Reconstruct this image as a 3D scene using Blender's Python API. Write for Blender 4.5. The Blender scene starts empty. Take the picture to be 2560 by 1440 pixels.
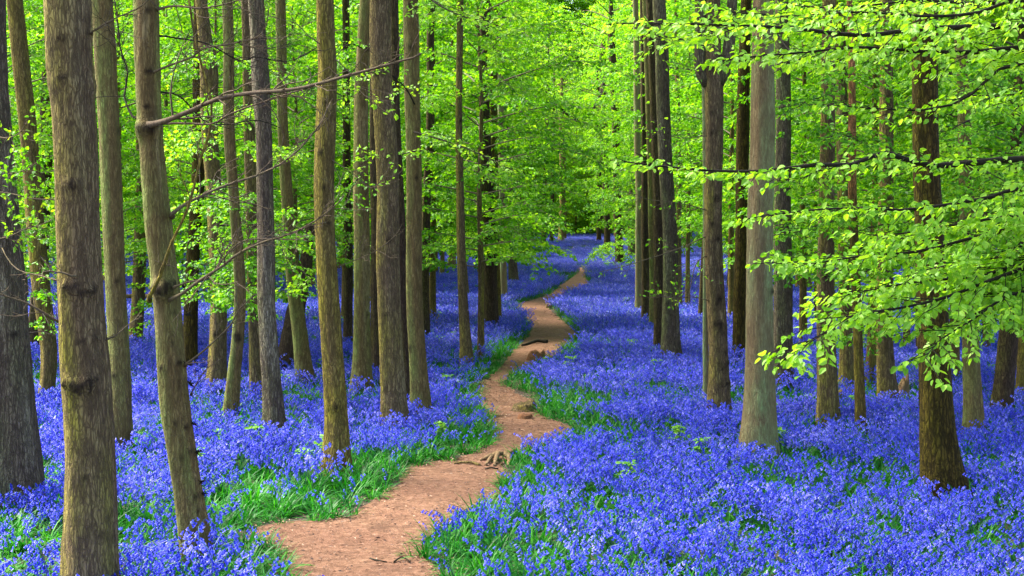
import bpy, math, random
import numpy as np
from mathutils import Vector, noise
R = math.radians
random.seed(11); rng = np.random.default_rng(11)
S = bpy.context.scene
COL = S.collection

# ------------------------------------------------------------------ camera
F = 3555.0                      # focal length in pixels of the 2560 px wide photograph (50 mm)
CAMH = 2.2
PITCH = math.atan(160/F)
cam = bpy.data.cameras.new('camera'); camo = bpy.data.objects.new('camera', cam); COL.objects.link(camo)
cam.sensor_width = 36; cam.lens = F/2560*36; cam.clip_start = .1; cam.clip_end = 800
camo.location = (0, 0, CAMH); camo.rotation_euler = (R(90)-PITCH, 0, 0)
S.camera = camo

# ------------------------------------------------------------------ light
SUN_EL, SUN_AZ = R(55), R(-62)         # azimuth from +Y (the view direction) towards +X
W = bpy.data.worlds.new('World'); S.world = W; W.use_nodes = True
nt = W.node_tree; bg = nt.nodes['Background']
sky = nt.nodes.new('ShaderNodeTexSky'); sky.sky_type = 'NISHITA'; sky.sun_disc = False
sky.sun_elevation = SUN_EL; sky.sun_rotation = SUN_AZ; sky.dust_density = 3.0; sky.air_density = 1.0
nt.links.new(sky.outputs[0], bg.inputs[0]); bg.inputs[1].default_value = .15
sun = bpy.data.lights.new('sun', 'SUN'); sun.energy = 4.2; sun.angle = R(20); sun.color = (1, .95, .84)
suno = bpy.data.objects.new('sun', sun); COL.objects.link(suno)
sd = Vector((math.sin(SUN_AZ)*math.cos(SUN_EL), math.cos(SUN_AZ)*math.cos(SUN_EL), math.sin(SUN_EL)))
suno.rotation_euler = sd.to_track_quat('Z', 'Y').to_euler()
vs = S.view_settings; vs.view_transform = 'Standard'; vs.look = 'None'; vs.gamma = 1; vs.exposure = 2.25
S.cycles.max_bounces = 9; S.cycles.diffuse_bounces = 5; S.cycles.transmission_bounces = 6; S.cycles.glossy_bounces = 2
S.cycles.use_denoising = True
S.cycles.sample_clamp_indirect = 8

# ------------------------------------------------------------------ helpers
def sm(a, b, x):
    t = np.clip((np.asarray(x, float)-a)/(b-a), 0, 1); return t*t*(3-2*t)

def vnoise(x, y, s=1.0, seed=0):
    """cheap smooth 2-D value noise, vectorised, 0..1"""
    x = np.asarray(x, float)/s + seed*17.3; y = np.asarray(y, float)/s + seed*9.1
    xi = np.floor(x); yi = np.floor(y); fx = x-xi; fy = y-yi
    fx = fx*fx*(3-2*fx); fy = fy*fy*(3-2*fy)
    def h(a, b):
        v = np.sin(a*127.1+b*311.7+seed*3.7)*43758.5453; return v-np.floor(v)
    return (h(xi, yi)*(1-fx)+h(xi+1, yi)*fx)*(1-fy)+(h(xi, yi+1)*(1-fx)+h(xi+1, yi+1)*fx)*fy

def gh(x, y):
    """ground height"""
    y = np.asarray(y, float); x = np.asarray(x, float)
    return sm(45, 150, y)*1.15 + (vnoise(x, y, 7, 1)-.5)*.16*sm(4, 25, y)*(1+sm(40, 90, y)) + (vnoise(x, y, 1.3, 2)-.5)*.03

def ray(px, py):
    u = (px-1280)/F; v = -(py-720)/F
    c, s = math.cos(PITCH), math.sin(PITCH)
    return (u, c+v*s, -s+v*c)

def at(px, py, Y):
    d = ray(px, py); t = Y/d[1]
    return Vector((d[0]*t, Y, CAMH+d[2]*t))

def gp(px, py, dz=0.0):
    """the point of the ground (or dz above it) seen at a pixel"""
    d = ray(px, py); t = 3.0
    while t < 400:
        if CAMH+d[2]*t <= float(gh(d[0]*t, d[1]*t))+dz: break
        t += .1
    return Vector((d[0]*t, d[1]*t, float(gh(d[0]*t, d[1]*t))))

class MB:
    def __init__(s): s.V = []; s.Q = []; s.T = []; s.n = 0; s.A = []
    def add(s, V, quads=None, tris=None, mat=0, a=0.5):
        V = np.asarray(V, np.float32).reshape(-1, 3)
        if quads is not None and len(quads): s.Q.append((np.asarray(quads, np.int64)+s.n, mat))
        if tris is not None and len(tris): s.T.append((np.asarray(tris, np.int64)+s.n, mat))
        A = np.zeros((len(V), 3), np.float32)
        a = np.asarray(a, np.float32)
        if a.ndim == 2: A[:] = a
        elif a.ndim == 1: A[:, 0] = a
        else: A[:, 0] = float(a)
        s.V.append(V); s.A.append(A); s.n += len(V)
    def mesh(s, name, mats, smooth=False):
        m = bpy.data.meshes.new(name)
        V = np.concatenate(s.V); A = np.concatenate(s.A)
        nq = sum(len(q) for q, _ in s.Q); ntri = sum(len(t) for t, _ in s.T)
        li = np.concatenate([q.ravel() for q, _ in s.Q]+[t.ravel() for t, _ in s.T])
        tot = np.concatenate([np.full(nq, 4), np.full(ntri, 3)])
        st = np.concatenate([[0], np.cumsum(tot)[:-1]])
        mi = np.concatenate([np.full(len(q), k) for q, k in s.Q]+[np.full(len(t), k) for t, k in s.T])
        m.vertices.add(len(V)); m.vertices.foreach_set('co', V.ravel())
        m.loops.add(len(li)); m.loops.foreach_set('vertex_index', li.astype(np.int32))
        m.polygons.add(len(tot)); m.polygons.foreach_set('loop_start', st.astype(np.int32))
        m.polygons.foreach_set('loop_total', tot.astype(np.int32))
        for k in mats: m.materials.append(k)
        m.polygons.foreach_set('material_index', mi.astype(np.int32))
        m.polygons.foreach_set('use_smooth', np.full(len(tot), smooth, bool))
        at_ = m.attributes.new('v', 'FLOAT_VECTOR', 'POINT'); at_.data.foreach_set('vector', A.ravel())
        m.update(calc_edges=True); m.validate()
        return m
    def build(s, name, mats, parent=None, smooth=False, link=True, loc=None):
        o = bpy.data.objects.new(name, s.mesh(name, mats if isinstance(mats, (list, tuple)) else [mats], smooth))
        if parent is not None: o.parent = parent
        if loc is not None: o.location = loc
        if link: COL.objects.link(o)
        return o

def tag(o, label=None, cat=None, group=None, kind=None):
    if label: o['label'] = label
    if cat: o['category'] = cat
    if group: o['group'] = group
    if kind: o['kind'] = kind
    return o
def thing(name, loc, label, cat, group=None):
    o = bpy.data.objects.new(name, None); COL.objects.link(o); o.location = loc; o.empty_display_size = .2
    return tag(o, label, cat, group)

def nrm(v):
    v = np.asarray(v, float); return v/np.maximum(np.linalg.norm(v, axis=-1, keepdims=True), 1e-9)

def resample(P, step):
    """smooth (Catmull-Rom) polyline through P at about the given step; columns beyond xyz are carried along"""
    P = np.asarray(P, float); out = []
    n = len(P)
    for i in range(n-1):
        p0 = P[max(i-1, 0)]; p1 = P[i]; p2 = P[i+1]; p3 = P[min(i+2, n-1)]
        k = max(1, int(np.linalg.norm((p2-p1)[:3])/step))
        for j in range(k):
            t = j/k
            out.append(.5*((2*p1)+(-p0+p2)*t+(2*p0-5*p1+4*p2-p3)*t*t+(-p0+3*p1-3*p2+p3)*t**3))
    out.append(P[-1]); return np.array(out)

def tube(mb, P, rad, seg=6, mat=0, a=.5, rough=0.0, cap=True):
    P = np.asarray(P, float); n = len(P); rad = np.broadcast_to(np.asarray(rad, float), (n,))
    T = nrm(np.gradient(P, axis=0)); ref = np.array([0, 0, 1.]) if abs(T[:, 2]).mean() < .8 else np.array([1., 0, 0])
    U = nrm(np.cross(T, ref)); Wv = np.cross(U, T)
    th = np.linspace(0, 2*np.pi, seg, endpoint=False)
    rr = rad[:, None]*np.ones(seg)
    if rough: rr = rr*(1+rough*(rng.random((n, seg))-.5)*2)
    V = P[:, None]+rr[..., None]*(np.cos(th)[None, :, None]*U[:, None]+np.sin(th)[None, :, None]*Wv[:, None])
    i = np.arange(n-1)[:, None]*seg; j = np.arange(seg)[None]; k = (j+1) % seg
    Q = np.stack([i+j, i+k, i+seg+k, i+seg+j], -1).reshape(-1, 4)
    Vs = V.reshape(-1, 3); tris = None
    if cap:
        Vs = np.concatenate([Vs, P[:1], P[-1:]]); c0 = n*seg; jj = np.arange(seg); kk = (jj+1) % seg
        tris = np.concatenate([np.stack([np.full(seg, c0), kk, jj], -1), np.stack([np.full(seg, c0+1), (n-1)*seg+jj, (n-1)*seg+kk], -1)])
    mb.add(Vs, Q, tris, mat, a)

def leaves(mb, pos, d, up, size, near=False, mat=0, wid=.32):
    """leaf blades folded along the midrib"""
    pos = np.asarray(pos, float); d = nrm(d); side = nrm(np.cross(d, up)); n = nrm(np.cross(side, d)); L = np.asarray(size, float)[:, None]
    N = len(pos); val = rng.random(N)
    if near:
        V = np.stack([pos, pos+L*(.28*d+wid*side*.95+.07*n), pos+L*(.7*d+wid*side*.8+.04*n), pos+L*(d-.10*n),
                      pos+L*(.7*d-wid*side*.8+.04*n), pos+L*(.28*d-wid*side*.95+.07*n), pos+L*(.5*d-.03*n)], 1)
        b = np.arange(N)[:, None]*7
        Q = np.concatenate([b+[0, 1, 2, 6], b+[6, 2, 3, 4], b+[0, 6, 4, 5]])
        mb.add(V.reshape(-1, 3), Q, None, mat, np.repeat(val, 7))
    else:
        V = np.stack([pos, pos+L*(.45*d+wid*side+.08*n), pos+L*(d-.08*n), pos+L*(.45*d-wid*side+.08*n)], 1)
        b = np.arange(N)[:, None]*4
        mb.add(V.reshape(-1, 3), b+[0, 1, 2, 3], None, mat, np.repeat(val, 4))

# ------------------------------------------------------------------ materials
def newmat(name):
    m = bpy.data.materials.new(name); m.use_nodes = True; t = m.node_tree
    for n in list(t.nodes): t.nodes.remove(n)
    out = t.nodes.new('ShaderNodeOutputMaterial')
    return m, t, out
def N(t, typ, **kw):
    n = t.nodes.new(typ)
    for k, v in kw.items():
        if hasattr(n, k) and not k.startswith('i_'): setattr(n, k, v)
    return n
def L(t, a, b): t.links.new(a, b)
def ramp(t, fac, stops):
    r = t.nodes.new('ShaderNodeValToRGB'); e = r.color_ramp.elements
    while len(e) < len(stops): e.new(.5)
    for k, (p, c) in enumerate(stops): e[k].position = p; e[k].color = (*c, 1)
    L(t, fac, r.inputs[0]); return r.outputs[0]
def mix(t, fac, a, b, typ='MIX'):
    m = t.nodes.new('ShaderNodeMix'); m.data_type = 'RGBA'; m.blend_type = typ
    for s, v in ((m.inputs[0], fac), (m.inputs[6], a), (m.inputs[7], b)):
        if hasattr(v, 'is_linked'): L(t, v, s)
        elif isinstance(v, (int, float)): s.default_value = v
        else: s.default_value = (*v, 1)
    return m.outputs[2]
def math_(t, op, a, b=None):
    m = t.nodes.new('ShaderNodeMath'); m.operation = op
    for s, v in ((m.inputs[0], a), (m.inputs[1], b)):
        if v is None: continue
        if hasattr(v, 'is_linked'): L(t, v, s)
        else: s.default_value = v
    return m.outputs[0]
def vattr(t):
    a = t.nodes.new('ShaderNodeAttribute'); a.attribute_name = 'v'; s = t.nodes.new('ShaderNodeSeparateXYZ'); L(t, a.outputs['Vector'], s.inputs[0])
    return s.outputs

def leaf_mat(name, stops, tr=.5, gloss=.35, trcol=(1.3, 1.15, .4), var=.25, drift=0.0, dscale=.7):
    m, t, out = newmat(name); a = vattr(t)
    oi = t.nodes.new('ShaderNodeObjectInfo')
    f = math_(t, 'ADD', math_(t, 'MULTIPLY', a[0], 1-var), math_(t, 'MULTIPLY', oi.outputs['Random'], var))
    if drift:
        ge = N(t, 'ShaderNodeNewGeometry'); dn = N(t, 'ShaderNodeTexNoise'); dn.inputs['Scale'].default_value = dscale; dn.inputs['Detail'].default_value = 3; L(t, ge.outputs['Position'], dn.inputs[0])
        f = math_(t, 'ADD', f, math_(t, 'MULTIPLY', math_(t, 'SUBTRACT', dn.outputs[0], .5), drift))
    c = ramp(t, f, stops)
    p = N(t, 'ShaderNodeBsdfPrincipled'); L(t, c, p.inputs['Base Color']); p.inputs['Roughness'].default_value = .5; p.inputs['Specular IOR Level'].default_value = gloss
    tl = N(t, 'ShaderNodeBsdfTranslucent'); L(t, mix(t, 1.0, c, trcol, 'MULTIPLY'), tl.inputs['Color'])
    ms = N(t, 'ShaderNodeMixShader'); ms.inputs[0].default_value = tr
    L(t, p.outputs[0], ms.inputs[1]); L(t, tl.outputs[0], ms.inputs[2]); L(t, ms.outputs[0], out.inputs[0]); return m

def bark_mat(name, base, dark, pale, moss, moss_amt=1.0, scale=1.0, ridge=1.0):
    """v.x = moss cover, v.y = knot, v.z = pale patch"""
    m, t, out = newmat(name); a = vattr(t)
    tc = N(t, 'ShaderNodeTexCoord'); mp = N(t, 'ShaderNodeMapping'); L(t, tc.outputs['Object'], mp.inputs[0])
    mp.inputs['Scale'].default_value = (scale*34, scale*34, scale*8)
    dn = N(t, 'ShaderNodeTexNoise'); dn.inputs['Scale'].default_value = 9*scale; dn.inputs['Detail'].default_value = 3; L(t, tc.outputs['Object'], dn.inputs[0])
    vm = N(t, 'ShaderNodeVectorMath'); vm.operation = 'MULTIPLY_ADD'; L(t, dn.outputs['Color'], vm.inputs[0]); vm.inputs[1].default_value = (1.3, 1.3, .9); L(t, mp.outputs[0], vm.inputs[2])
    vo = N(t, 'ShaderNodeTexVoronoi'); vo.feature = 'DISTANCE_TO_EDGE'; vo.inputs['Scale'].default_value = 1.5; vo.inputs['Randomness'].default_value = 1; L(t, vm.outputs[0], vo.inputs[0])
    mp2 = N(t, 'ShaderNodeMapping'); L(t, tc.outputs['Object'], mp2.inputs[0]); mp2.inputs['Scale'].default_value = (scale*22, scale*22, scale*3.2)
    rn = N(t, 'ShaderNodeTexNoise'); rn.inputs['Scale'].default_value = 1.3; rn.inputs['Detail'].default_value = 5; rn.inputs['Roughness'].default_value = .62; L(t, mp2.outputs[0], rn.inputs[0])
    fis = ramp(t, math_(t, 'ABSOLUTE', math_(t, 'SUBTRACT', rn.outputs[0], .5)), [(0, (0, 0, 0)), (.055, (1, 1, 1))])
    pl = ramp(t, vo.outputs['Distance'], [(0, (.25, .25, .25)), (.16, (1, 1, 1))])
    crack = math_(t, 'MULTIPLY', fis, pl)
    n1 = N(t, 'ShaderNodeTexNoise'); n1.inputs['Scale'].default_value = 1.1; n1.inputs['Detail'].default_value = 9; n1.inputs['Roughness'].default_value = .75; L(t, vm.outputs[0], n1.inputs[0])
    n2 = N(t, 'ShaderNodeTexNoise'); n2.inputs['Scale'].default_value = 3.2; n2.inputs['Detail'].default_value = 5; L(t, tc.outputs['Object'], n2.inputs[0])
    c = mix(t, ramp(t, n1.outputs[0], [(.3, (0, 0, 0)), (.72, (1, 1, 1))]), dark, base)
    c = mix(t, math_(t, 'MULTIPLY', ramp(t, n1.outputs[0], [(.56, (0, 0, 0)), (.72, (1, 1, 1))]), .6), c, pale)
    c = mix(t, ramp(t, n2.outputs[0], [(.35, (0, 0, 0)), (.7, (.35, .35, .35))]), c, dark)
    mf = math_(t, 'MULTIPLY', math_(t, 'MULTIPLY', a[0], ramp(t, math_(t, 'ADD', math_(t, 'MULTIPLY', n1.outputs[0], .6), math_(t, 'MULTIPLY', n2.outputs[0], .4)), [(.36, (0, 0, 0)), (.58, (1, 1, 1))])), moss_amt)
    c = mix(t, mf, c, moss)
    c = mix(t, math_(t, 'MULTIPLY', a[2], ramp(t, n1.outputs[0], [(.35, (0, 0, 0)), (.55, (1, 1, 1))])), c, pale)
    ckm = math_(t, 'MULTIPLY', math_(t, 'SUBTRACT', 1.0, crack), .78*ridge)
    c = mix(t, ckm, c, tuple(x*.5 for x in dark))
    c = mix(t, math_(t, 'MULTIPLY', a[1], .85), c, (.012, .007, .006))
    p = N(t, 'ShaderNodeBsdfPrincipled'); L(t, c, p.inputs['Base Color']); p.inputs['Roughness'].default_value = .9; p.inputs['Specular IOR Level'].default_value = .12
    h = math_(t, 'ADD', math_(t, 'MULTIPLY', crack, .6*ridge), math_(t, 'MULTIPLY', n1.outputs[0], .9))
    b = N(t, 'ShaderNodeBump'); b.inputs['Strength'].default_value = 1; b.inputs['Distance'].default_value = .016/scale; L(t, h, b.inputs['Height']); L(t, b.outputs[0], p.inputs['Normal'])
    L(t, p.outputs[0], out.inputs[0]); return m

def simple_mat(name, stops, rough=.9):
    m, t, out = newmat(name); a = vattr(t); c = ramp(t, a[0], stops)
    p = N(t, 'ShaderNodeBsdfPrincipled'); L(t, c, p.inputs['Base Color']); p.inputs['Roughness'].default_value = rough; L(t, p.outputs[0], out.inputs[0]); return m
YG = (.16, .15, .02)
BARK = {
 'brown': bark_mat('bark_grey_brown', (0.276, 0.193, 0.094), (0.108, 0.066, 0.039), (0.458, 0.355, 0.183), (0.297, 0.251, 0.033), 1.2),
 'grey': bark_mat('bark_dark_grey', (0.208, 0.151, 0.098), (0.078, 0.052, 0.040), (0.391, 0.317, 0.214), (0.221, 0.260, 0.076), 0.9),
 'lichen': bark_mat('bark_green_lichen', (0.264, 0.186, 0.066), (0.103, 0.062, 0.027), (0.413, 0.309, 0.154), (0.230, 0.287, 0.068), 1.0, ridge=.7),
 'pale': bark_mat('bark_pale_green', (0.273, 0.205, 0.090), (0.131, 0.082, 0.041), (0.382, 0.318, 0.164), (0.240, 0.329, 0.123), 1.0, ridge=.5),
 'olive': bark_mat('bark_olive', (0.127, 0.083, 0.012), (0.034, 0.021, 0.006), (0.184, 0.127, 0.031), (0.149, 0.121, 0.008), .8, .8, 1.1),
 'moss': bark_mat('bark_mossy', (0.270, 0.196, 0.061), (0.108, 0.068, 0.027), (0.405, 0.311, 0.122), (0.338, 0.284, 0.024), 1.0),
 'dark': bark_mat('bark_dark_brown', (0.115, 0.072, 0.043), (0.047, 0.027, 0.019), (0.207, 0.142, 0.090), (0.145, 0.129, 0.023), 0.8),
 'red': bark_mat('bark_split_red', (0.240, 0.168, 0.032), (0.096, 0.060, 0.022), (0.620, 0.240, 0.097), (0.312, 0.264, 0.022), .7),
}
MTWIG = simple_mat('mid_twig', [(0, (.09, .07, .04)), (1, (.16, .12, .07))])
TWIG = bark_mat('twig_bark', (.15, .105, .075), (.06, .038, .03), (.36, .29, .23), (.2, .18, .06), .5, 2.0, .2)
DTWIG = bark_mat('dark_twig_bark', (.035, .025, .018), (.012, .009, .008), (.06, .05, .03), (.05, .05, .02), .5, 2.0, .2)
LEAF_NEAR = leaf_mat('beech_leaf_near', [(0, (.10, .28, .008)), (.5, (.22, .48, .014)), (1, (.42, .68, .08))], .5, .45, var=.15, drift=.8, dscale=2)
LEAF_MID = leaf_mat('beech_leaf', [(0, (.032, .145, .003)), (.5, (.125, .38, .005)), (1, (.36, .64, .035))], .54, .35, var=.3, drift=1.3, dscale=.8)
LEAF_FAR = leaf_mat('far_leaf', [(0, (.038, .16, .003)), (.45, (.155, .40, .005)), (1, (.42, .68, .06))], .56, .3, var=.4, drift=1.3, dscale=.35)
LEAF_YEL = leaf_mat('young_yellow_leaf', [(0, (.09, .28, .01)), (.75, (.18, .42, .02)), (1, (.30, .26, .02))], .5, .35, var=.1)
BLADE = leaf_mat('bluebell_blade', [(0, (.004, .055, .005)), (.5, (.012, .150, .010)), (1, (.060, .29, .014))], .35, .18, (1.1, 1.2, .5), .35)
HERB = leaf_mat('herb_leaf', [(0, (.06, .26, .02)), (1, (.22, .44, .04))], .4, .3, var=.3)
BELL = leaf_mat('bluebell_petal', [(0, (.014, .024, .35)), (.33, (.046, .060, .61)), (.70, (.140, .148, .78)), (1, (.40, .38, .90))], .35, .3, (1.0, 1.0, 1.1), .35, .9, .9)
STEM = leaf_mat('bluebell_stem', [(0, (.03, .12, .03)), (1, (.05, .10, .16))], .2, .3, (1, 1, .6))

def ground_mat():
    m, t, out = newmat('woodland_floor'); tc = N(t, 'ShaderNodeTexCoord')
    n1 = N(t, 'ShaderNodeTexNoise'); n1.inputs['Scale'].default_value = 14; n1.inputs['Detail'].default_value = 8; L(t, tc.outputs['Object'], n1.inputs[0])
    n2 = N(t, 'ShaderNodeTexNoise'); n2.inputs['Scale'].default_value = .8; L(t, tc.outputs['Object'], n2.inputs[0])
    c = ramp(t, n1.outputs[0], [(.3, (.022, .013, .008)), (.5, (.045, .027, .016)), (.68, (.10, .06, .038))])
    c = mix(t, math_(t, 'MULTIPLY', n2.outputs[0], .35), c, (.008, .035, .006))
    p = N(t, 'ShaderNodeBsdfPrincipled'); L(t, c, p.inputs['Base Color']); p.inputs['Roughness'].default_value = .95
    b = N(t, 'ShaderNodeBump'); b.inputs['Distance'].default_value = .05; L(t, n1.outputs[0], b.inputs['Height']); L(t, b.outputs[0], p.inputs['Normal'])
    L(t, p.outputs[0], out.inputs[0]); return m
def path_mat():
    m, t, out = newmat('trodden_earth'); tc = N(t, 'ShaderNodeTexCoord')
    mp = N(t, 'ShaderNodeMapping'); L(t, tc.outputs['Object'], mp.inputs[0]); mp.inputs['Rotation'].default_value = (0, 0, .3)
    def nz(s, d=6, r=.6):
        n = N(t, 'ShaderNodeTexNoise'); n.inputs['Scale'].default_value = s; n.inputs['Detail'].default_value = d; n.inputs['Roughness'].default_value = r; L(t, mp.outputs[0], n.inputs[0]); return n.outputs[0]
    a, b_, c_, d_ = nz(1.6), nz(16, 8, .75), nz(70, 4), nz(4.5, 7, .7)
    c = ramp(t, b_, [(.33, (.055, .027, .015)), (.45, (.150, .076, .042)), (.57, (.225, .118, .070)), (.72, (.35, .21, .13))])
    c = mix(t, ramp(t, a, [(.38, (0, 0, 0)), (.68, (.55, .55, .55))]), c, (.165, .075, .045))
    c = mix(t, ramp(t, d_, [(.50, (0, 0, 0)), (.66, (.7, .7, .7))]), c, (.085, .042, .024))
    c = mix(t, ramp(t, c_, [(.60, (0, 0, 0)), (.72, (.7, .7, .7))]), c, (.36, .23, .155))
    c = mix(t, ramp(t, c_, [(.26, (.8, .8, .8)), (.38, (0, 0, 0))]), c, (.06, .032, .02))
    p = N(t, 'ShaderNodeBsdfPrincipled'); L(t, c, p.inputs['Base Color']); p.inputs['Roughness'].default_value = .95; p.inputs['Specular IOR Level'].default_value = .15
    h = math_(t, 'ADD', math_(t, 'MULTIPLY', b_, 1.0), math_(t, 'MULTIPLY', c_, .35))
    b = N(t, 'ShaderNodeBump'); b.inputs['Strength'].default_value = 1; b.inputs['Distance'].default_value = .035; L(t, h, b.inputs['Height']); L(t, b.outputs[0], p.inputs['Normal'])
    L(t, p.outputs[0], out.inputs[0]); return m
LITTER = simple_mat('dry_litter', [(0, (.03, .017, .012)), (.4, (.12, .060, .035)), (.85, (.27, .15, .09)), (1, (.38, .26, .18))])
WOOD = bark_mat('cut_wood', (.34, .22, .12), (.15, .08, .045), (.48, .34, .20), (.17, .16, .05), .6, 1.5, .5)
ORANGEWOOD = bark_mat('rotten_orange_wood', (.32, .14, .06), (.14, .055, .03), (.42, .22, .11), (.2, .14, .05), .5, 2.0, .5)

# ------------------------------------------------------------------ path outline (pixels of its two edges, nearest first)
LE = [(1010, 2600), (930, 1900), (860, 1620), (760, 1490), (690, 1400), (640, 1322), (740, 1310), (850, 1303), (890, 1275), (960, 1240), (1000, 1205), (1020, 1170), (1090, 1155), (1180, 1140), (1240, 1105), (1232, 1075), (1215, 1035), (1205, 1000), (1195, 965), (1225, 940), (1262, 905), (1290, 870), (1325, 838), (1318, 800), (1292, 765), (1330, 752), (1375, 738), (1402, 715), (1422, 702), (1436, 692), (1446, 684), (1448, 676), (1436, 668)]
RE = [(1500, 2600), (1260, 1900), (1170, 1620), (1130, 1500), (1085, 1430), (1042, 1378), (1075, 1335), (1125, 1300), (1190, 1275), (1250, 1245), (1275, 1195), (1262, 1165), (1300, 1142), (1400, 1110), (1445, 1085), (1400, 1058), (1345, 1035), (1335, 1005), (1290, 985), (1262, 962), (1275, 945), (1320, 925), (1375, 900), (1415, 870), (1440, 840), (1420, 812), (1380, 782), (1375, 765), (1410, 748), (1455, 730), (1474, 714), (1466, 702), (1462, 693), (1462, 684), (1458, 676), (1444, 667)]
def edge(E): return resample([[*gp(x, y)] for x, y in E], .12)
Lc, Rc = edge(LE), edge(RE)
def wob(P, s):
    d = np.zeros_like(P); g = (vnoise(P[:, 0], P[:, 1], .22, s)-.5)*.10+(vnoise(P[:, 0], P[:, 1], .07, s+1)-.5)*.04
    d[:, 0] = g; return P+d
Lc, Rc = wob(Lc, 5), wob(Rc, 7)
def arc(P, n):
    s = np.concatenate([[0], np.cumsum(np.linalg.norm(np.diff(P, axis=0), axis=1))]); q = np.linspace(0, s[-1], n)
    return np.stack([np.interp(q, s, P[:, k]) for k in range(3)], 1)
POLY = np.concatenate([Lc[:, :2], Rc[::-1, :2]])
def inside(x, y, P=POLY):
    x = np.asarray(x); y = np.asarray(y); c = np.zeros(x.shape, bool); j = len(P)-1
    for i in range(len(P)):
        xi, yi = P[i]; xj, yj = P[j]
        if yi != yj: c ^= ((yi > y) != (yj > y)) & (x < (xj-xi)*(y-yi)/(yj-yi)+xi)
        j = i
    return c
EDGEP = np.concatenate([Lc[::2, :2], Rc[::2, :2]])
def edist(x, y):
    d = np.full(len(x), 9.)
    near = np.abs(np.asarray(x)) < 8
    X = np.stack([x, y], 1)[near]; r = np.full(len(X), 9.)
    for k in range(0, len(X), 20000):
        q = X[k:k+20000]; r[k:k+20000] = np.sqrt(((q[:, None]-EDGEP[None])**2).sum(-1)).min(1)
    d[near] = r; return d

# ------------------------------------------------------------------ ground and path
def grid(x0, x1, y0, y1, nx, ny, f):
    X, Y = np.meshgrid(np.linspace(x0, x1, nx), np.linspace(y0, y1, ny)); Z = f(X.ravel(), Y.ravel())
    V = np.stack([X.ravel(), Y.ravel(), Z], 1); i = np.arange(ny-1)[:, None]*nx; j = np.arange(nx-1)[None]
    return V, np.stack([i+j, i+j+1, i+nx+j+1, i+nx+j], -1).reshape(-1, 4)
mb = MB()
def yy(t): return -10+t*30+t**3*380
tt = np.linspace(0, 1, 900); xx = np.linspace(-1, 1, 340)
T_, X_ = np.meshgrid(tt, xx, indexing='ij'); Yg = yy(T_); Xg = X_*(10+np.maximum(Yg, 0)*.75)
Vg = np.stack([Xg.ravel(), Yg.ravel(), gh(Xg.ravel(), Yg.ravel())-.006], 1)
i = np.arange(899)[:, None]*340; j = np.arange(339)[None]
mb.add(Vg, np.stack([i+j, i+j+1, i+340+j+1, i+340+j], -1).reshape(-1, 4))
tag(mb.build('ground', ground_mat(), smooth=True), 'dark woodland soil and moss beneath the bluebells', 'ground', kind='structure')
from mathutils.geometry import delaunay_2d_cdt
bd = np.concatenate([Lc[:, :2], Rc[::-1, :2]]); keepb = [0]
for k in range(1, len(bd)):
    if np.linalg.norm(bd[k]-bd[keepb[-1]]) > .05: keepb.append(k)
bd = bd[keepb]; nb_ = len(bd)
gy = np.concatenate([rng.uniform(2, 14, 2600), rng.uniform(14, 30, 1800), rng.uniform(30, 75, 1200)]); gx = rng.uniform(-1, 1, len(gy))*np.where(gy < 14, 3.2, 2.0)+.02*gy
kk = inside(gx, gy); kk &= edist(gx, gy) > .06; gx, gy = gx[kk], gy[kk]
vin = [Vector(p) for p in bd]+[Vector(p) for p in zip(gx, gy)]
ov, oe, of, *_ = delaunay_2d_cdt(vin, [], [list(range(nb_))], 1, 1e-5)
ov = np.array([[p.x, p.y] for p in ov]); de = np.minimum(edist(ov[:, 0], ov[:, 1]), .3)
oz = gh(ov[:, 0], ov[:, 1])+.003+.03*sm(22, 60, ov[:, 1])+(.012+(vnoise(ov[:, 0], ov[:, 1], .3, 9)-.5)*.02)*np.sin(de/.3*math.pi/2)
tris_ = [f for f in of if len(f) == 3]
print('path', len(ov), len(tris_))
mb = MB(); mb.add(np.column_stack([ov, oz]), None, tris_)
bz = gh(bd[:, 0], bd[:, 1])+.003+.03*sm(22, 60, bd[:, 1]); kb = np.arange(nb_); kc = (kb+1) % nb_
mb.add(np.concatenate([np.column_stack([bd, bz]), np.column_stack([bd, bz-.09])]), np.stack([kb, kc, kc+nb_, kb+nb_], 1))
tag(mb.build('path', path_mat(), smooth=True), 'winding reddish brown trodden earth path through the bluebells', 'path', kind='structure')

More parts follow.
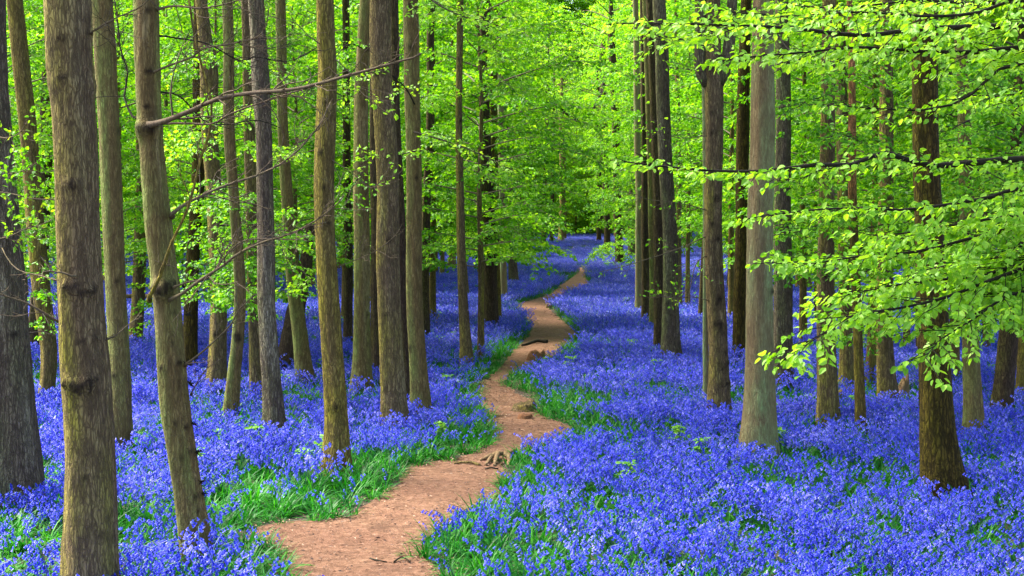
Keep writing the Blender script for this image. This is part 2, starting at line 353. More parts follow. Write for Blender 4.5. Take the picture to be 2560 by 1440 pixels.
# ------------------------------------------------------------------ instancing of uncountable ground cover
def scatter(name, variants, P, rot, scl, idx, label, cat):
    c = bpy.data.collections.new(name+'_sources')
    for v in variants: c.objects.link(v)
    m = bpy.data.meshes.new(name); m.vertices.add(len(P)); m.vertices.foreach_set('co', np.asarray(P, np.float32).ravel())
    a = m.attributes.new('rot', 'FLOAT_VECTOR', 'POINT'); a.data.foreach_set('vector', np.asarray(rot, np.float32).ravel())
    a = m.attributes.new('scl', 'FLOAT', 'POINT'); a.data.foreach_set('value', np.asarray(scl, np.float32))
    a = m.attributes.new('idx', 'INT', 'POINT'); a.data.foreach_set('value', np.asarray(idx, np.int32))
    m.update()
    o = bpy.data.objects.new(name, m); COL.objects.link(o)
    g = bpy.data.node_groups.new(name, 'GeometryNodeTree')
    g.interface.new_socket('Geometry', in_out='INPUT', socket_type='NodeSocketGeometry'); g.interface.new_socket('Geometry', in_out='OUTPUT', socket_type='NodeSocketGeometry')
    gi, go = g.nodes.new('NodeGroupInput'), g.nodes.new('NodeGroupOutput')
    ip = g.nodes.new('GeometryNodeInstanceOnPoints'); ci = g.nodes.new('GeometryNodeCollectionInfo')
    ci.inputs['Collection'].default_value = c; ci.inputs['Separate Children'].default_value = True; ci.inputs['Reset Children'].default_value = True
    def na(nm, dt):
        q = g.nodes.new('GeometryNodeInputNamedAttribute'); q.data_type = dt; q.inputs[0].default_value = nm; return q.outputs[0]
    g.links.new(gi.outputs[0], ip.inputs['Points']); g.links.new(ci.outputs[0], ip.inputs['Instance'])
    ip.inputs['Pick Instance'].default_value = True
    g.links.new(na('idx', 'INT'), ip.inputs['Instance Index']); g.links.new(na('rot', 'FLOAT_VECTOR'), ip.inputs['Rotation']); g.links.new(na('scl', 'FLOAT'), ip.inputs['Scale'])
    g.links.new(ip.outputs[0], go.inputs[0])
    md = o.modifiers.new('scatter', 'NODES'); md.node_group = g
    return tag(o, label, cat, kind='stuff')

def blade(mb, base, az, ln, w, arch, mat=1, seg=4):
    t = np.linspace(0, 1, seg+1); up0 = R(82)-arch*.2
    ang = up0-arch*t*1.5; dx = np.cumsum(np.cos(ang))*ln/(seg+1); dz = np.cumsum(np.sin(ang))*ln/(seg+1); dx -= dx[0]; dz -= dz[0]
    dz = np.maximum(dz, .005-base[2])
    h = np.array([math.cos(az), math.sin(az), 0]); s = np.array([-math.sin(az), math.cos(az), 0])
    P = np.asarray(base)+dx[:, None]*h+dz[:, None]*np.array([0, 0, 1]); ww = w*.5*np.array([.7, 1, 1, .8, .1][:seg+1] if seg == 4 else np.linspace(1, .1, seg+1))
    V = np.concatenate([P+s*ww[:, None], P-s*ww[:, None]]); k = np.arange(seg)
    mb.add(V, np.stack([k, k+1, k+seg+2, k+seg+1], 1), None, mat, random.random())

def bell(mb, p, d, ln, r, mat=0, sides=5, val=None):
    d = nrm(d); u = nrm(np.cross(d, [.3, .2, 1.])); w = np.cross(d, u); th = np.arange(sides)*2*np.pi/sides+random.random()
    rings = [(0, .35), (.3, .75), (.8, .8), (1.0, 1.6)] if sides > 3 else [(0, .5), (.9, 1.3)]
    V = np.concatenate([p+d*ln*a+r*b*(np.cos(th)[:, None]*u+np.sin(th)[:, None]*w) for a, b in rings]); Q = []
    for k in range(len(rings)-1):
        for j in range(sides): Q.append([k*sides+j, k*sides+(j+1) % sides, (k+1)*sides+(j+1) % sides, (k+1)*sides+j])
    v0 = random.random() if val is None else val
    mb.add(V, Q, None, mat, np.repeat(np.clip(v0+np.linspace(-.15, .25, len(rings)), 0, 1), sides))

def bluebell(mb, x, y, h, detail=2, tint=.5):
    az = random.random()*6.283; lean = random.uniform(.02, .09); hx, hy = math.cos(az), math.sin(az)
    K = 7 if detail == 2 else 4
    t = np.linspace(0, 1, K); off = lean*t+.055*np.clip((t-.6)/.4, 0, 1)**2*1.3
    z = h*(t-.10*np.clip((t-.75)/.25, 0, 1)**2)
    P = np.stack([x+hx*off, y+hy*off, z], 1)
    if detail == 2: tube(mb, P, np.linspace(.0028, .0016, K), 3, 2, random.random(), cap=False)
    else:
        s = np.array([-hy, hx, 0])*.003; V = np.concatenate([P+s, P-s]); k = np.arange(K-1); mb.add(V, np.stack([k, k+1, k+K+1, k+K], 1), None, 2, random.random())
    nb = random.randint(6, 10) if detail == 2 else 5
    for q in range(nb):
        f = .58+.42*(q/(nb-1)); p = np.array([np.interp(f, t, P[:, k]) for k in range(3)])
        a = az+random.uniform(-1.3, 1.3); out = random.uniform(.5, .95)*(1.05-.3*q/nb)
        d = np.array([math.cos(a)*out, math.sin(a)*out, -.75])
        st = p+np.array([math.cos(a), math.sin(a), .1])*.010
        if detail == 2: bell(mb, st, d, random.uniform(.017, .023), random.uniform(.0055, .0075), 0, 5, np.clip(tint+random.uniform(-.38, .38), 0, 1))
        else: bell(mb, st, d, .028, .009, 0, 3, np.clip(tint+random.uniform(-.4, .4), 0, 1))

def clump(kind, k):
    mb = MB(); name = kind+'_%02d' % k
    if kind == 'bell':       # near flowers with a few blades
        for q in range(random.randint(6, 8)):
            a, r = random.random()*6.3, math.sqrt(random.random())*.13; x, y = r*math.cos(a), r*math.sin(a)
            bluebell(mb, x, y, random.uniform(.24, .36), 2, random.uniform(.22, .68))
            for _ in range(3): blade(mb, (x, y, 0), random.random()*6.3, random.uniform(.17, .30), random.uniform(.007, .012), random.uniform(.5, 1.3))
    elif kind == 'farbell':
        for q in range(22):
            a, r = random.random()*6.3, math.sqrt(random.random())*.32; x, y = r*math.cos(a), r*math.sin(a)
            bluebell(mb, x, y, random.uniform(.24, .36), 1, random.uniform(.3, .6))
            for _ in range(2): blade(mb, (x, y, 0), random.random()*6.3, random.uniform(.16, .26), .013, random.uniform(.4, 1.2), seg=3)
    elif kind == 'blades':   # strap leaves arching over, hardly any flower
        for q in range(26):
            a, r = random.random()*6.3, random.random()*.06
            blade(mb, (r*math.cos(a), r*math.sin(a), 0), a+random.uniform(-.5, .5), random.uniform(.20, .38), random.uniform(.008, .014), random.uniform(.35, 1.5))
        if k % 3 == 0: bluebell(mb, .02, 0, .27, 2, .4)
    elif kind == 'herb':
        for q in range(9):
            a, r = random.random()*6.3, random.random()*.10; z = random.uniform(.16, .30); b = np.array([r*math.cos(a), r*math.sin(a), z])
            tube(mb, [[0, 0, 0], b*[.6, .6, .6], b], .0022, 3, 1, .5, cap=False)
            nn = 8; aa = rng.random(nn)*6.3; d = np.stack([np.cos(aa), np.sin(aa), rng.normal(0, .25, nn)], 1)
            leaves(mb, b+d*.012, d, np.tile([0, 0, 1.], (nn, 1))+rng.normal(0, .3, (nn, 3)), rng.uniform(.035, .06, nn), True, 0, .3)
        return mb.build(name, [HERB, STEM], link=False)
    return mb.build(name, [BELL, BLADE, STEM], link=False)

def band(y0, y1, dens, half=.40, margin=1.2):
    ar = (y1-y0)*(half*(y0+y1)+2*margin); n = int(ar*dens)
    y = np.sqrt(rng.random(n)*(y1**2-y0**2)+y0**2) if y0 > 0 else rng.random(n)*y1
    x = (rng.random(n)*2-1)*(half*y+margin); return x, y
TRUNKS = []    # (x, y, r) filled by the trees, so that no plant stands inside a trunk
def clear(x, y):
    ok = np.ones(len(x), bool)
    for tx, ty, tr in TRUNKS: ok &= (x-tx)**2+(y-ty)**2 > (tr*.95)**2
    return ok
def green_field(x, y):
    """1 where leaves outnumber flowers"""
    g = vnoise(x, y*.55, 1.1, 21)*.55+vnoise(x, y*.5, .38, 22)*.45
    band_ = sm(.60, .74, g)
    return band_

GREENS = [(1250, 1410, .75), (1120, 1370, .4), (1480, 1430, .4), (760, 1280, .5), (620, 1290, .45), (900, 1230, .4), (1000, 1190, .35), (1130, 1125, .4), (1210, 1080, .35), (1110, 940, .55), (1200, 925, .5), (1300, 975, .4), (1420, 1035, .5), (1380, 1010, .4), (1310, 1130, .35),
  (700, 1240, .5), (565, 1140, .3), (350, 1130, .35), (1240, 900, .5), (1300, 860, .6), (1310, 800, .7), (1290, 735, 1.0), (1360, 705, 1.3), (1420, 690, 1.0), (1420, 770, .7), (1400, 800, .6), (2120, 990, .5), (2240, 1020, .5), (1180, 780, 1.1), (1100, 730, 1.4), (1500, 1120, .5), (1650, 1110, .35), (1980, 1180, .35), (1950, 1260, .4), (2450, 1200, .4), (120, 1230, .3), (1100, 700, 1.6)]
GR = [(gp(a, b), r) for a, b, r in GREENS]
def local_green(x, y):
    g = np.zeros(len(x)); w = .75+.6*vnoise(x, y, .25, 50)
    for p, r in GR: g = np.maximum(g, np.exp(-(((x-p.x)**2+((y-p.y)*.6)**2)/(r*w)**2)**2))
    return g
def ground_cover():
    var = [clump('bell', k) for k in range(8)]; vfar = [clump('farbell', k) for k in range(6)]; vbl = [clump('blades', k) for k in range(6)]; vh = [clump('herb', k) for k in range(4)]
    # near flowers
    X, Y = [], []
    for a, b, dn in ((5.5, 16, 30), (16, 26, 24)):
        x, y = band(a, b, dn); X.append(x); Y.append(y)
    x = np.concatenate(X); y = np.concatenate(Y); d = edist(x, y); ins = inside(x, y); g = green_field(x, y)
    g = np.maximum(g, local_green(x, y)); keep = ~ins & clear(x, y) & (d > .10) & (rng.random(len(x)) > g*.86) & (rng.random(len(x)) < sm(.10, .70, d)*.92+.08)
    x, y = x[keep], y[keep]; n = len(x)
    scatter('bluebells', var, np.stack([x, y, gh(x, y)-.02], 1), np.stack([rng.normal(0, .06, n), rng.normal(0, .06, n), rng.random(n)*6.283], 1),
            rng.uniform(.72, 1.12, n)*(.82+.36*vnoise(x, y, .9, 30)), rng.integers(0, 8, n), 'dense carpet of violet blue bluebells either side of the path', 'bluebells')
    x, y = [np.concatenate(q) for q in zip(band(26, 55, 9), band(55, 100, 5.0, .42), band(100, 185, 2.6, .45))]
    d = edist(x, y); g = green_field(x*.5, y*.4)
    keep = ~inside(x, y) & clear(x, y) & (d > .22) & (rng.random(len(x)) > g*.8)
    x, y = x[keep], y[keep]; n = len(x)
    scatter('distant_bluebells', vfar, np.stack([x, y, gh(x, y)-.02], 1), np.stack([np.zeros(n), np.zeros(n), rng.random(n)*6.283], 1),
            rng.uniform(.85, 1.15, n)*(1+.35*sm(60, 150, y)), rng.integers(0, 6, n), 'hazy blue sheet of bluebells covering the far woodland floor', 'bluebells')
    # strap leaves: everywhere sparse, thick along the path and in green patches
    x, y = [np.concatenate(q) for q in zip(band(5.5, 18, 62), band(18, 32, 34), band(32, 60, 9, .40))]
    d = edist(x, y); g = green_field(x, y); r = rng.random(len(x))
    g = np.maximum(g, local_green(x, y)); ins = inside(x, y); keep = (~ins | ((d < .09) & (r < .25))) & clear(x, y) & (r < np.maximum(np.maximum(.46, g*.95), (1-sm(.38, .85, d))*1.15))
    x, y = x[keep], y[keep]; n = len(x); d = d[keep]
    scatter('bluebell_leaves', vbl, np.stack([x, y, gh(x, y)-.02], 1), np.stack([rng.normal(0, .12, n), rng.normal(0, .12, n), rng.random(n)*6.283], 1),
            rng.uniform(.65, 1.12, n)*(.68+.32*sm(.0, .25, d)), rng.integers(0, 6, n), 'glossy green strap leaves crowding the edges of the path', 'grass')
    x, y = band(6, 60, .8); d = edist(x, y)
    keep = ~inside(x, y) & clear(x, y) & (rng.random(len(x)) < sm(.5, .72, vnoise(x, y, 1.8, 40))*.9+.05)
    x, y = x[keep], y[keep]; n = len(x)
    scatter('woodland_herbs', vh, np.stack([x, y, gh(x, y)], 1), np.stack([np.zeros(n), np.zeros(n), rng.random(n)*6.283], 1),
            rng.uniform(.65, 1.05, n), rng.integers(0, 4, n), 'pale yellow green leafy herbs showing among the bluebells', 'herbs')
    # litter of dry leaves and chips on the path
    mb = MB(); x, y = [np.concatenate(q) for q in zip(band(5.5, 20, 900, .12, 1.6), band(20, 50, 110, .08, 1.2))]
    d = edist(x, y); ins = inside(x, y); keep = (ins & (rng.random(len(x)) < .32+.55*(1-sm(.02, .3, d)))) | (~ins & (d < .28) & (rng.random(len(x)) < .7*(1-sm(.05, .28, d))))
    x, y = x[keep], y[keep]; n = len(x); a = rng.random(n)*6.283
    leaves(mb, np.stack([x, y, gh(x, y)+.026+rng.random(n)*.008], 1), np.stack([np.cos(a), np.sin(a), rng.normal(0, .15, n)], 1), np.tile([0, 0, 1.], (n, 1))+rng.normal(0, .35, (n, 3)),
           rng.uniform(.008, .036, n)*np.where(y > 20, 1.3, 1), False, 0, .22)
    tag(mb.build('leaf_litter', LITTER), 'dry tan leaf litter and wood chips strewn over the path', 'leaf litter', kind='stuff')

# ------------------------------------------------------------------ trunks
def trunk_mesh(base, pts, Y, top_h, seg=28, knots=(), moss_side=-1.0, moss_amt=.8, pale=0.0, flare=1.25, step=None, seed=0, local=True):
    """pts: (x, z, r) in world, base upwards; returns MB in coordinates relative to base"""
    P = sorted(pts, key=lambda p: p[1])
    x0, z0, r0 = P[0]
    if z0 > base.z+.02:
        dx = (P[1][0]-P[0][0])/(P[1][1]-P[0][1]+1e-6); P.insert(0, (x0-dx*(z0-base.z)*.8, base.z, r0*1.03))
    xt, zt, rt = P[-1]
    H = base.z+top_h
    if zt < H-.5:
        k = max(0, len(P)-3); sl = (P[-1][0]-P[k][0])/(P[-1][1]-P[k][1]+1e-6); sl = max(-.08, min(.08, sl))
        P.append((xt+sl*(H-zt)*.6, (zt+H)/2, rt*.75)); P.append((xt+sl*(H-zt)*.9, H, rt*.3))
    P = np.array(P); step = step or max(.03, Y*.0035)
    z = np.arange(base.z-.15, H, step)
    C = resample(np.stack([P[:, 0], P[:, 1], P[:, 2]], 1), .1); o_ = np.argsort(C[:, 1]); C = C[o_]
    x = np.interp(z, C[:, 1], C[:, 0]); r = np.interp(z, C[:, 1], C[:, 2])
    x = x+(vnoise(z*.8, z*0, 1, seed+30)-.5)*r*.5
    hz = z-base.z; r = r*(1+(flare-1)*np.exp(-np.maximum(hz, 0)/.28))
    th = np.linspace(0, 2*np.pi, seg, endpoint=False); n = len(z)
    A = np.zeros((n, seg, 3)); V = np.zeros((n, seg, 3))
    ph = seed*1.7
    lob = 1+.05*np.sin(3*th+ph)[None]*np.ones((n, 1))+.03*np.sin(5*th+ph*2+z[:, None]*.8)+.16*np.exp(-np.maximum(hz, 0)/.22)[:, None]*np.sin(5*th+ph)[None]*(flare-1)*2
    Z2 = z[:, None]*np.ones(seg); T2 = th[None]*np.ones((n, 1))
    lob += (vnoise(Z2*2.2, T2*1.4, 1, seed+3)-.5)*.09+(vnoise(Z2*9, T2*4, 1, seed+4)-.5)*.045
    rr = r[:, None]*lob; kn = np.zeros((n, seg))
    for (kz, kth, ks) in knots:
        dth = (T2-kth+np.pi) % (2*np.pi)-np.pi; dd = ((dth*r[:, None]*.85)**2+((Z2-kz)*1.5)**2)*(.35+1.5*vnoise(Z2*22, T2*r[:, None]*60, 1, int(kz*31) % 50)); g = np.exp(-dd/ks**2)
        rr += g*ks*(.5+.25*min(1, max(0, ks-.03)/.03))-np.exp(-dd/(ks*.4)**2)*ks*.3; kn = np.maximum(kn, np.exp(-(dd/(ks*.85)**2)**1.5)*(.65+.9*vnoise(Z2*45, T2*16, 1, 6)))
    V[..., 0] = x[:, None]+rr*np.cos(th); V[..., 1] = base.y+rr*np.sin(th); V[..., 2] = z[:, None]
    side = np.cos(th)*moss_side
    nz = vnoise(Z2*1.6, T2*1.2, 1, seed+9)
    A[..., 0] = np.clip((sm(-.5, .9, side)[None]*.9+.25*np.exp(-np.maximum(hz, 0)/.8)[:, None]+(nz-.5)*1.3)*moss_amt, 0, 1)
    A[..., 1] = np.clip(kn, 0, 1); A[..., 2] = np.clip(sm(.70, .85, vnoise(Z2*1.1, T2*1.5, 1, seed+19))*pale, 0, 1)
    V = V.reshape(-1, 3)-np.array(base); i = np.arange(n-1)[:, None]*seg; j = np.arange(seg)[None]; k = (j+1) % seg
    mb = MB(); mb.add(V, np.stack([i+j, i+k, i+seg+k, i+seg+j], -1).reshape(-1, 4), None, 0, A.reshape(-1, 3))
    return mb, (lambda zz: (np.interp(zz, z, x), np.interp(zz, z, r)))

def foliate(mbw, mbl, path, r0, leaf, tl, gap, start=.12, lgap=.045, near=False, tilt=.55, droop=.12, wmat=0, lmat=0, seg=5, drop=0.0, woody=True):
    """a bough: main limb along path, side twigs in a spreading plane, leaves along the twigs"""
    P = resample(path, .10 if near else .25); n = len(P); s = np.concatenate([[0], np.cumsum(np.linalg.norm(np.diff(P, axis=0), axis=1))]); Lt = s[-1]
    if r0 > 0: tube(mbw, P, r0*(1-.85*s/Lt), seg, wmat, .4, .12 if near else 0)
    T = nrm(np.gradient(P, axis=0)); lp, ld, ls = [], [], []
    q = Lt*start; sgn = 1
    while q < Lt:
        f = q/Lt; p = np.array([np.interp(q, s, P[:, k]) for k in range(3)]); t = nrm(np.array([np.interp(q, s, T[:, k]) for k in range(3)]))
        hor = nrm(np.cross(t, [0, 0, 1.])+1e-6); sgn = -sgn; a = random.uniform(.45, .95)
        d = nrm(hor*sgn*a+t*(1-.35*a)+np.array([0, 0, random.gauss(.02, .17)])); ln = tl*(1-.55*f)*random.uniform(.55, 1.15)
        for sub in range(1+(ln > .55)):
            if sub: p2 = p+d*ln*.35; dd = nrm(d+hor*random.choice((-1, 1))*.8+t*.2); l2 = ln*.55
            else: p2, dd, l2 = p, d, ln
            K = 4; tt_ = np.linspace(0, 1, K); Q = p2+dd*(tt_*l2)[:, None]; Q[:, 2] -= droop*l2*tt_**2; Q[1:-1] += rng.normal(0, .02*l2, (K-2, 3))
            if woody: tube(mbw, Q, np.linspace(max(.0035, r0*.22*(1-.6*f)), .0016, K), 3, wmat, .5, cap=False)
            m = max(3, int(l2/lgap)); u = np.sort(rng.random(m))**.8; c = np.stack([np.interp(u, tt_, Q[:, k]) for k in range(3)], 1)
            hs = nrm(np.cross(dd, [0, 0, 1.])+1e-6); sg = np.where(np.arange(m) % 2, 1, -1)[:, None]
            v = hs*sg*rng.uniform(.3, 1, (m, 1))+dd*rng.uniform(.2, .9, (m, 1)); v[:, 2] += rng.normal(-.22-drop, .34, m)
            lp.append(c+nrm(v)*.01+rng.normal(0, leaf*.22, (m, 3))); ld.append(v); ls.append(leaf*rng.uniform(.6, 1.15, m))
        q += gap*random.uniform(.7, 1.3)
    lp = np.concatenate(lp); ld = np.concatenate(ld); ls = np.concatenate(ls); m = len(lp)
    leaves(mbl, lp, ld, np.tile([0, 0, 1.], (m, 1))+rng.normal(0, tilt, (m, 3)), ls, near, lmat)

def crown_mesh(name, z0, z1, rad, nb, leaf, tl=1.0, gap=.22, lgap=.06, mats=None, up=.25, shape='beech', trunk_r=.12, seedv=0, rise=.1, wr=1.0, woody=True):
    """limbs and leaves of a whole tree round the z axis"""
    random.seed(100+seedv); mb = MB()
    for k in range(nb):
        f = (k+random.random())/nb; z = z0+(z1-z0)*f; az = k*2.39996+random.uniform(-.5, .5)
        prof = (math.sin(min(1, .35+f*1.1)*math.pi*.5) if f < .5 else 1)*(1-max(0, (f-.45)/.55)**1.6*.75)
        ln = rad*prof*random.uniform(.7, 1.12); h = np.array([math.cos(az), math.sin(az), 0]); e = up*(.3+1.2*f)
        side = np.array([-h[1], h[0], 0])*random.uniform(-.25, .25)
        pts = [h*.05+[0, 0, z], h*ln*.35+[0, 0, z+ln*e*.4]+side*ln*.3, h*ln*.7+[0, 0, z+ln*e*.62]+side*ln*.8, h*ln+[0, 0, z+ln*e*.62-rise*ln]+side*ln*1.1]
        foliate(mb, mb, pts, wr*(.012+.008*ln), leaf, tl, gap, .18, lgap, False, .9, .12, 1, 0, 4, .1, woody)
    return mb.mesh(name, mats)

LEAN = {}
def add_tree(pix, bark, label, group=None, base_y=None, Y=None, seg=28, knots=(), nk=0, moss=.8, side=-1, pale=0.0, flare=1.32, top=13, crown=None, cz=0, name='tree', ch=.15, cat='tree', split=None):
    """pix: (px, py, width px) from the visible foot upwards"""
    px, py, w = pix[0]
    if Y is None:
        b = gp(px, py, ch); Y = b.y
    base = Vector((at(px, min(py, 1600), Y).x, Y, float(gh(at(px, py, Y).x, Y))))
    pts = []
    for (x, y, wd) in pix:
        p = at(x, y, Y); pts.append((p.x, p.z, wd/2*Y/F))
    sd_ = int(px*7+py) % 997
    rs = random.Random(sd_); kl = []
    for (kpy, kfrac, kpx) in knots:
        p = at(px, kpy, Y); kl.append((p.z, -math.pi/2+math.asin(max(-.95, min(.95, kfrac))), kpx*Y/F))
    z_lo, z_hi = base.z+.4, base.z+CAMH+560/F*Y
    for _ in range(nk):
        rr = pts[0][2]; kl.append((rs.uniform(z_lo, z_hi), -math.pi/2+rs.uniform(-1.3, 1.3), rr*rs.uniform(.14, .30)))
    t = thing(name, base, label, cat, group)
    mb, fn = trunk_mesh(base, pts, Y, top, seg, kl, side, moss, pale, flare, seed=sd_)
    if split is not None:
        V_ = mb.V[0]; zz_ = V_[:, 2]+base.z; z_s = at(px, split, Y).z
        mb.A[0][:, 2] = sm(-.3, .5, zz_-z_s)*np.clip(1.4*vnoise(zz_*2.2, V_[:, 0]*20, 1, 8)+.35, 0, 1); mb.A[0][:, 0] *= 1-mb.A[0][:, 2]
    mb.build('trunk', BARK[bark], t, smooth=True)
    r = pts[0][2]; TRUNKS.append((base.x, Y, r*flare))
    if crown is not None:
        xt, rt = fn(base.z+cz+2); c = bpy.data.objects.new('crown', crown); COL.objects.link(c); c.parent = t
        c.location = (xt-base.x, 0, cz); c.rotation_euler = (0, 0, rs.random()*6.28)
    return t, base, fn

def px_path(pts, Y0, Y1, base):
    n = len(pts); return [np.array(at(x, y, Y0+(Y1-Y0)*k/(n-1)))-np.array(base) for k, (x, y) in enumerate(pts)]

def bare_branch(t, base, pts, Y0, Y1, r0, r1=.004, mat=None, twigs=14, tl=.45, leafy=0, leafm=None, lsize=.045, name='branch', label=None):
    P = px_path(pts, Y0, Y1, base); P = resample([P[0]+np.array([-.3*(P[1]-P[0])[0], .06, -.3*(P[1]-P[0])[2]])]+P, .06); n = len(P)
    P[1:-1] += np.cumsum(rng.normal(0, .0022, (n-2, 3)), axis=0)*.6
    mb = MB(); u = np.linspace(0, 1, n); tube(mb, P, (r0*.8+(r1-r0*.8)*u**.8)*(1+.9*np.exp(-u*22)), 8, 0, .3+.4*rng.random(), .12)
    T = nrm(np.gradient(P, axis=0)); ml = MB(); got = False; lp = []; ld = []
    for k in range(twigs):
        f = random.uniform(.12, .97); i = int(f*(n-1)); p = P[i]; d = nrm(T[i]*.9+rng.normal(0, .55, 3)*np.array([1, .7, 1])); ln = tl*random.uniform(.35, 1)*(1.15-.6*f)
        K = 7; Q = [p]; dd = d
        for _ in range(K): dd = nrm(dd+rng.normal(0, .2, 3)+[0, 0, .04]); Q.append(Q[-1]+dd*ln/K)
        Q = np.array(Q); rr = max(.0025, (r0+(r1-r0)*f)*.38); tube(mb, Q, np.linspace(rr, .0014, K+1), 4, 0, .4, .15, cap=False)
        for _ in range(3):
            i2 = random.randint(2, K-1); d2 = nrm(dd+rng.normal(0, .8, 3)); l2 = ln*random.uniform(.2, .45); q = Q[i2]
            tube(mb, [q, q+d2*l2*.5+rng.normal(0, .006, 3), q+d2*l2], [rr*.5, .0018, .0012], 3, 0, .4, cap=False)
            for _ in range(leafy): lp.append(q+d2*l2*random.uniform(.4, 1)); ld.append(d2+rng.normal(0, .6, 3))
        for _ in range(leafy): lp.append(Q[random.randint(3, K)]); ld.append(dd+rng.normal(0, .6, 3))
    o = mb.build(name, mat or TWIG, t, smooth=True)
    if label: o['label'] = label
    if lp:
        m = len(lp); leaves(ml, np.array(lp), np.array(ld), np.tile([0, 0, 1.], (m, 1))+rng.normal(0, .5, (m, 3)), rng.uniform(.6, 1.1, m)*lsize, True)
        ml.build('foliage', leafm or LEAF_NEAR, o)
    return o

def leafy_branch(t, base, pts, Y0, Y1, r0=.012, leaf=.06, tl=.55, gap=.11, lgap=.032, mat=None, leafm=None, near=True, start=.1, name='branch', drop=0.0, tilt=.55):
    a, b = MB(), MB(); foliate(a, b, px_path(pts, Y0, Y1, base), r0, leaf, tl, gap, start, lgap, near, tilt, drop=drop)
    o = a.build(name, mat or DTWIG, t, smooth=True); b.build('foliage', leafm or LEAF_NEAR, o); return o

# ------------------------------------------------------------------ crowns shared by many trees
HIGH = [crown_mesh('high_crown', 0, 6.5, 3.4, 22, .13, 1.1, .34, .13, [LEAF_FAR, TWIG], .4, seedv=k) for k in range(2)]
YOUNG = [crown_mesh('young_crown', 1.15+.22*k, 7.6, 2.6+.2*(k % 2), 60, .088, 1.0, .12, .030, [LEAF_MID, MTWIG], .30, seedv=10+k, wr=.5, woody=k % 2 == 0) for k in range(4)]
FARC = [crown_mesh('far_crown', 1.5+.55*k, 19+k, 4.2, 85, .165, 1.5, .19, .055, [LEAF_FAR, DTWIG], .22, seedv=20+k, wr=.5, woody=False) for k in range(4)]
print('crown faces', len(YOUNG[0].polygons), len(FARC[0].polygons))

# ------------------------------------------------------------------ the trees one can tell apart (left to right)
H0, H1 = HIGH
def T(pix, bark, label, **k):
    k.setdefault('crown', HIGH[len(TRUNKS) % 2]); k.setdefault('cz', 8.0)
    return add_tree(pix, bark, label, **k)
tA = T([(30, 1232, 158), (24, 1100, 148), (12, 900, 136), (4, 700, 126), (-8, 500, 112), (-22, 250, 92), (-30, 0, 84)], 'grey', 'thick dark grey trunk cut by the left edge of the photo', seg=40, moss=.5, pale=.6, flare=1.15, knots=[(835, .7, 12), (690, .3, 10)])
tB = T([(216, 1560, 150), (216, 1440, 137), (210, 1200, 124), (207, 1000, 120), (204, 860, 118), (204, 700, 112), (198, 500, 108), (190, 300, 106), (180, 150, 110), (176, 0, 117)], 'brown', 'nearest tall rough barked trunk in the left foreground, foot below the frame', Y=7.9, seg=56, moss=.85, pale=.2, flare=1.1,
       knots=[(960, .05, 26), (950, -.5, 16), (945, .5, 18), (715, -.1, 22), (730, .45, 20), (722, .8, 14), (465, .1, 16), (520, .0, 9), (200, -.1, 13), (100, .0, 12), (355, -.15, 8), (380, .15, 8), (305, .0, 7), (560, .6, 7), (1180, .1, 10), (1285, .4, 8), (850, .2, 8)])
tC = T([(292, 1105, 66), (294, 950, 56), (290, 800, 50), (284, 600, 50), (272, 400, 50), (262, 200, 52), (255, 0, 54)], 'lichen', 'greenish trunk close behind the nearest rough trunk', moss=.9, nk=3)
tD = T([(492, 1372, 82), (478, 1260, 74), (455, 1100, 74), (440, 1000, 76), (428, 850, 70), (418, 720, 68), (400, 560, 68), (388, 450, 64), (376, 300, 60), (370, 150, 62), (366, 0, 62)], 'lichen', 'slanting green knotty trunk with long bare branches, left foreground', seg=48, moss=1.0, pale=.5, flare=1.08, side=-1,
       knots=[(322, -.05, 26), (722, .1, 26), (705, .6, 16), (735, -.2, 12), (180, .35, 11), (785, .7, 9), (860, .4, 8), (905, .8, 10), (910, .2, 9), (915, -.4, 9), (960, .75, 10), (1020, .85, 9), (1050, .2, 6), (1065, .8, 9), (1130, .8, 12), (1135, .2, 8), (1170, .3, 8), (1205, .85, 10), (1235, .8, 10), (1240, .3, 6), (1270, .75, 9), (1325, .2, 10), (1350, .5, 10), (1290, -.1, 6), (270, .1, 9), (400, .3, 7), (440, .2, 7), (550, -.3, 6), (240, .55, 6), (30, .4, 7)])
tE = T([(116, 990, 34), (122, 880, 38), (100, 700, 44), (78, 450, 42), (60, 230, 42), (38, 0, 40)], 'moss', 'mossy trunk between the cut off grey trunk and the nearest trunk', nk=4)
T([(82, 865, 34), (98, 700, 36), (105, 560, 34), (118, 300, 32), (124, 150, 26)], 'dark', 'dim dark trunk behind the left edge trunk, mostly hidden')
tF = T([(341, 858, 32), (349, 700, 32), (352, 560, 28), (350, 300, 24), (352, 0, 22)], 'brown', 'slim brown trunk standing in bluebells right of the nearest trunk', nk=2)
T([(477, 922, 34), (480, 760, 34), (485, 620, 32), (500, 300, 32), (500, 0, 30)], 'olive', 'olive trunk half hidden behind the slanting green trunk')
tG = T([(542, 962, 46), (545, 840, 42), (548, 700, 40), (540, 500, 38), (525, 300, 40), (520, 180, 46), (500, 0, 30)], 'brown', 'brown trunk with torn orange foot left of the small green trunk', nk=2, pale=.3)
T([(580, 1030, 36), (588, 930, 33), (597, 830, 30), (600, 720, 28), (585, 500, 26), (572, 300, 27), (566, 0, 26)], 'lichen', 'small green trunk with bulging dark ringed scars low down', moss=1.2, knots=[(835, 0, 9), (850, .4, 8), (880, .2, 8)])
tI = T([(640, 990, 33), (636, 850, 30), (632, 700, 29), (626, 500, 29), (622, 350, 28), (616, 0, 26)], 'brown', 'narrow brown trunk hard against a taller straight trunk', nk=2)
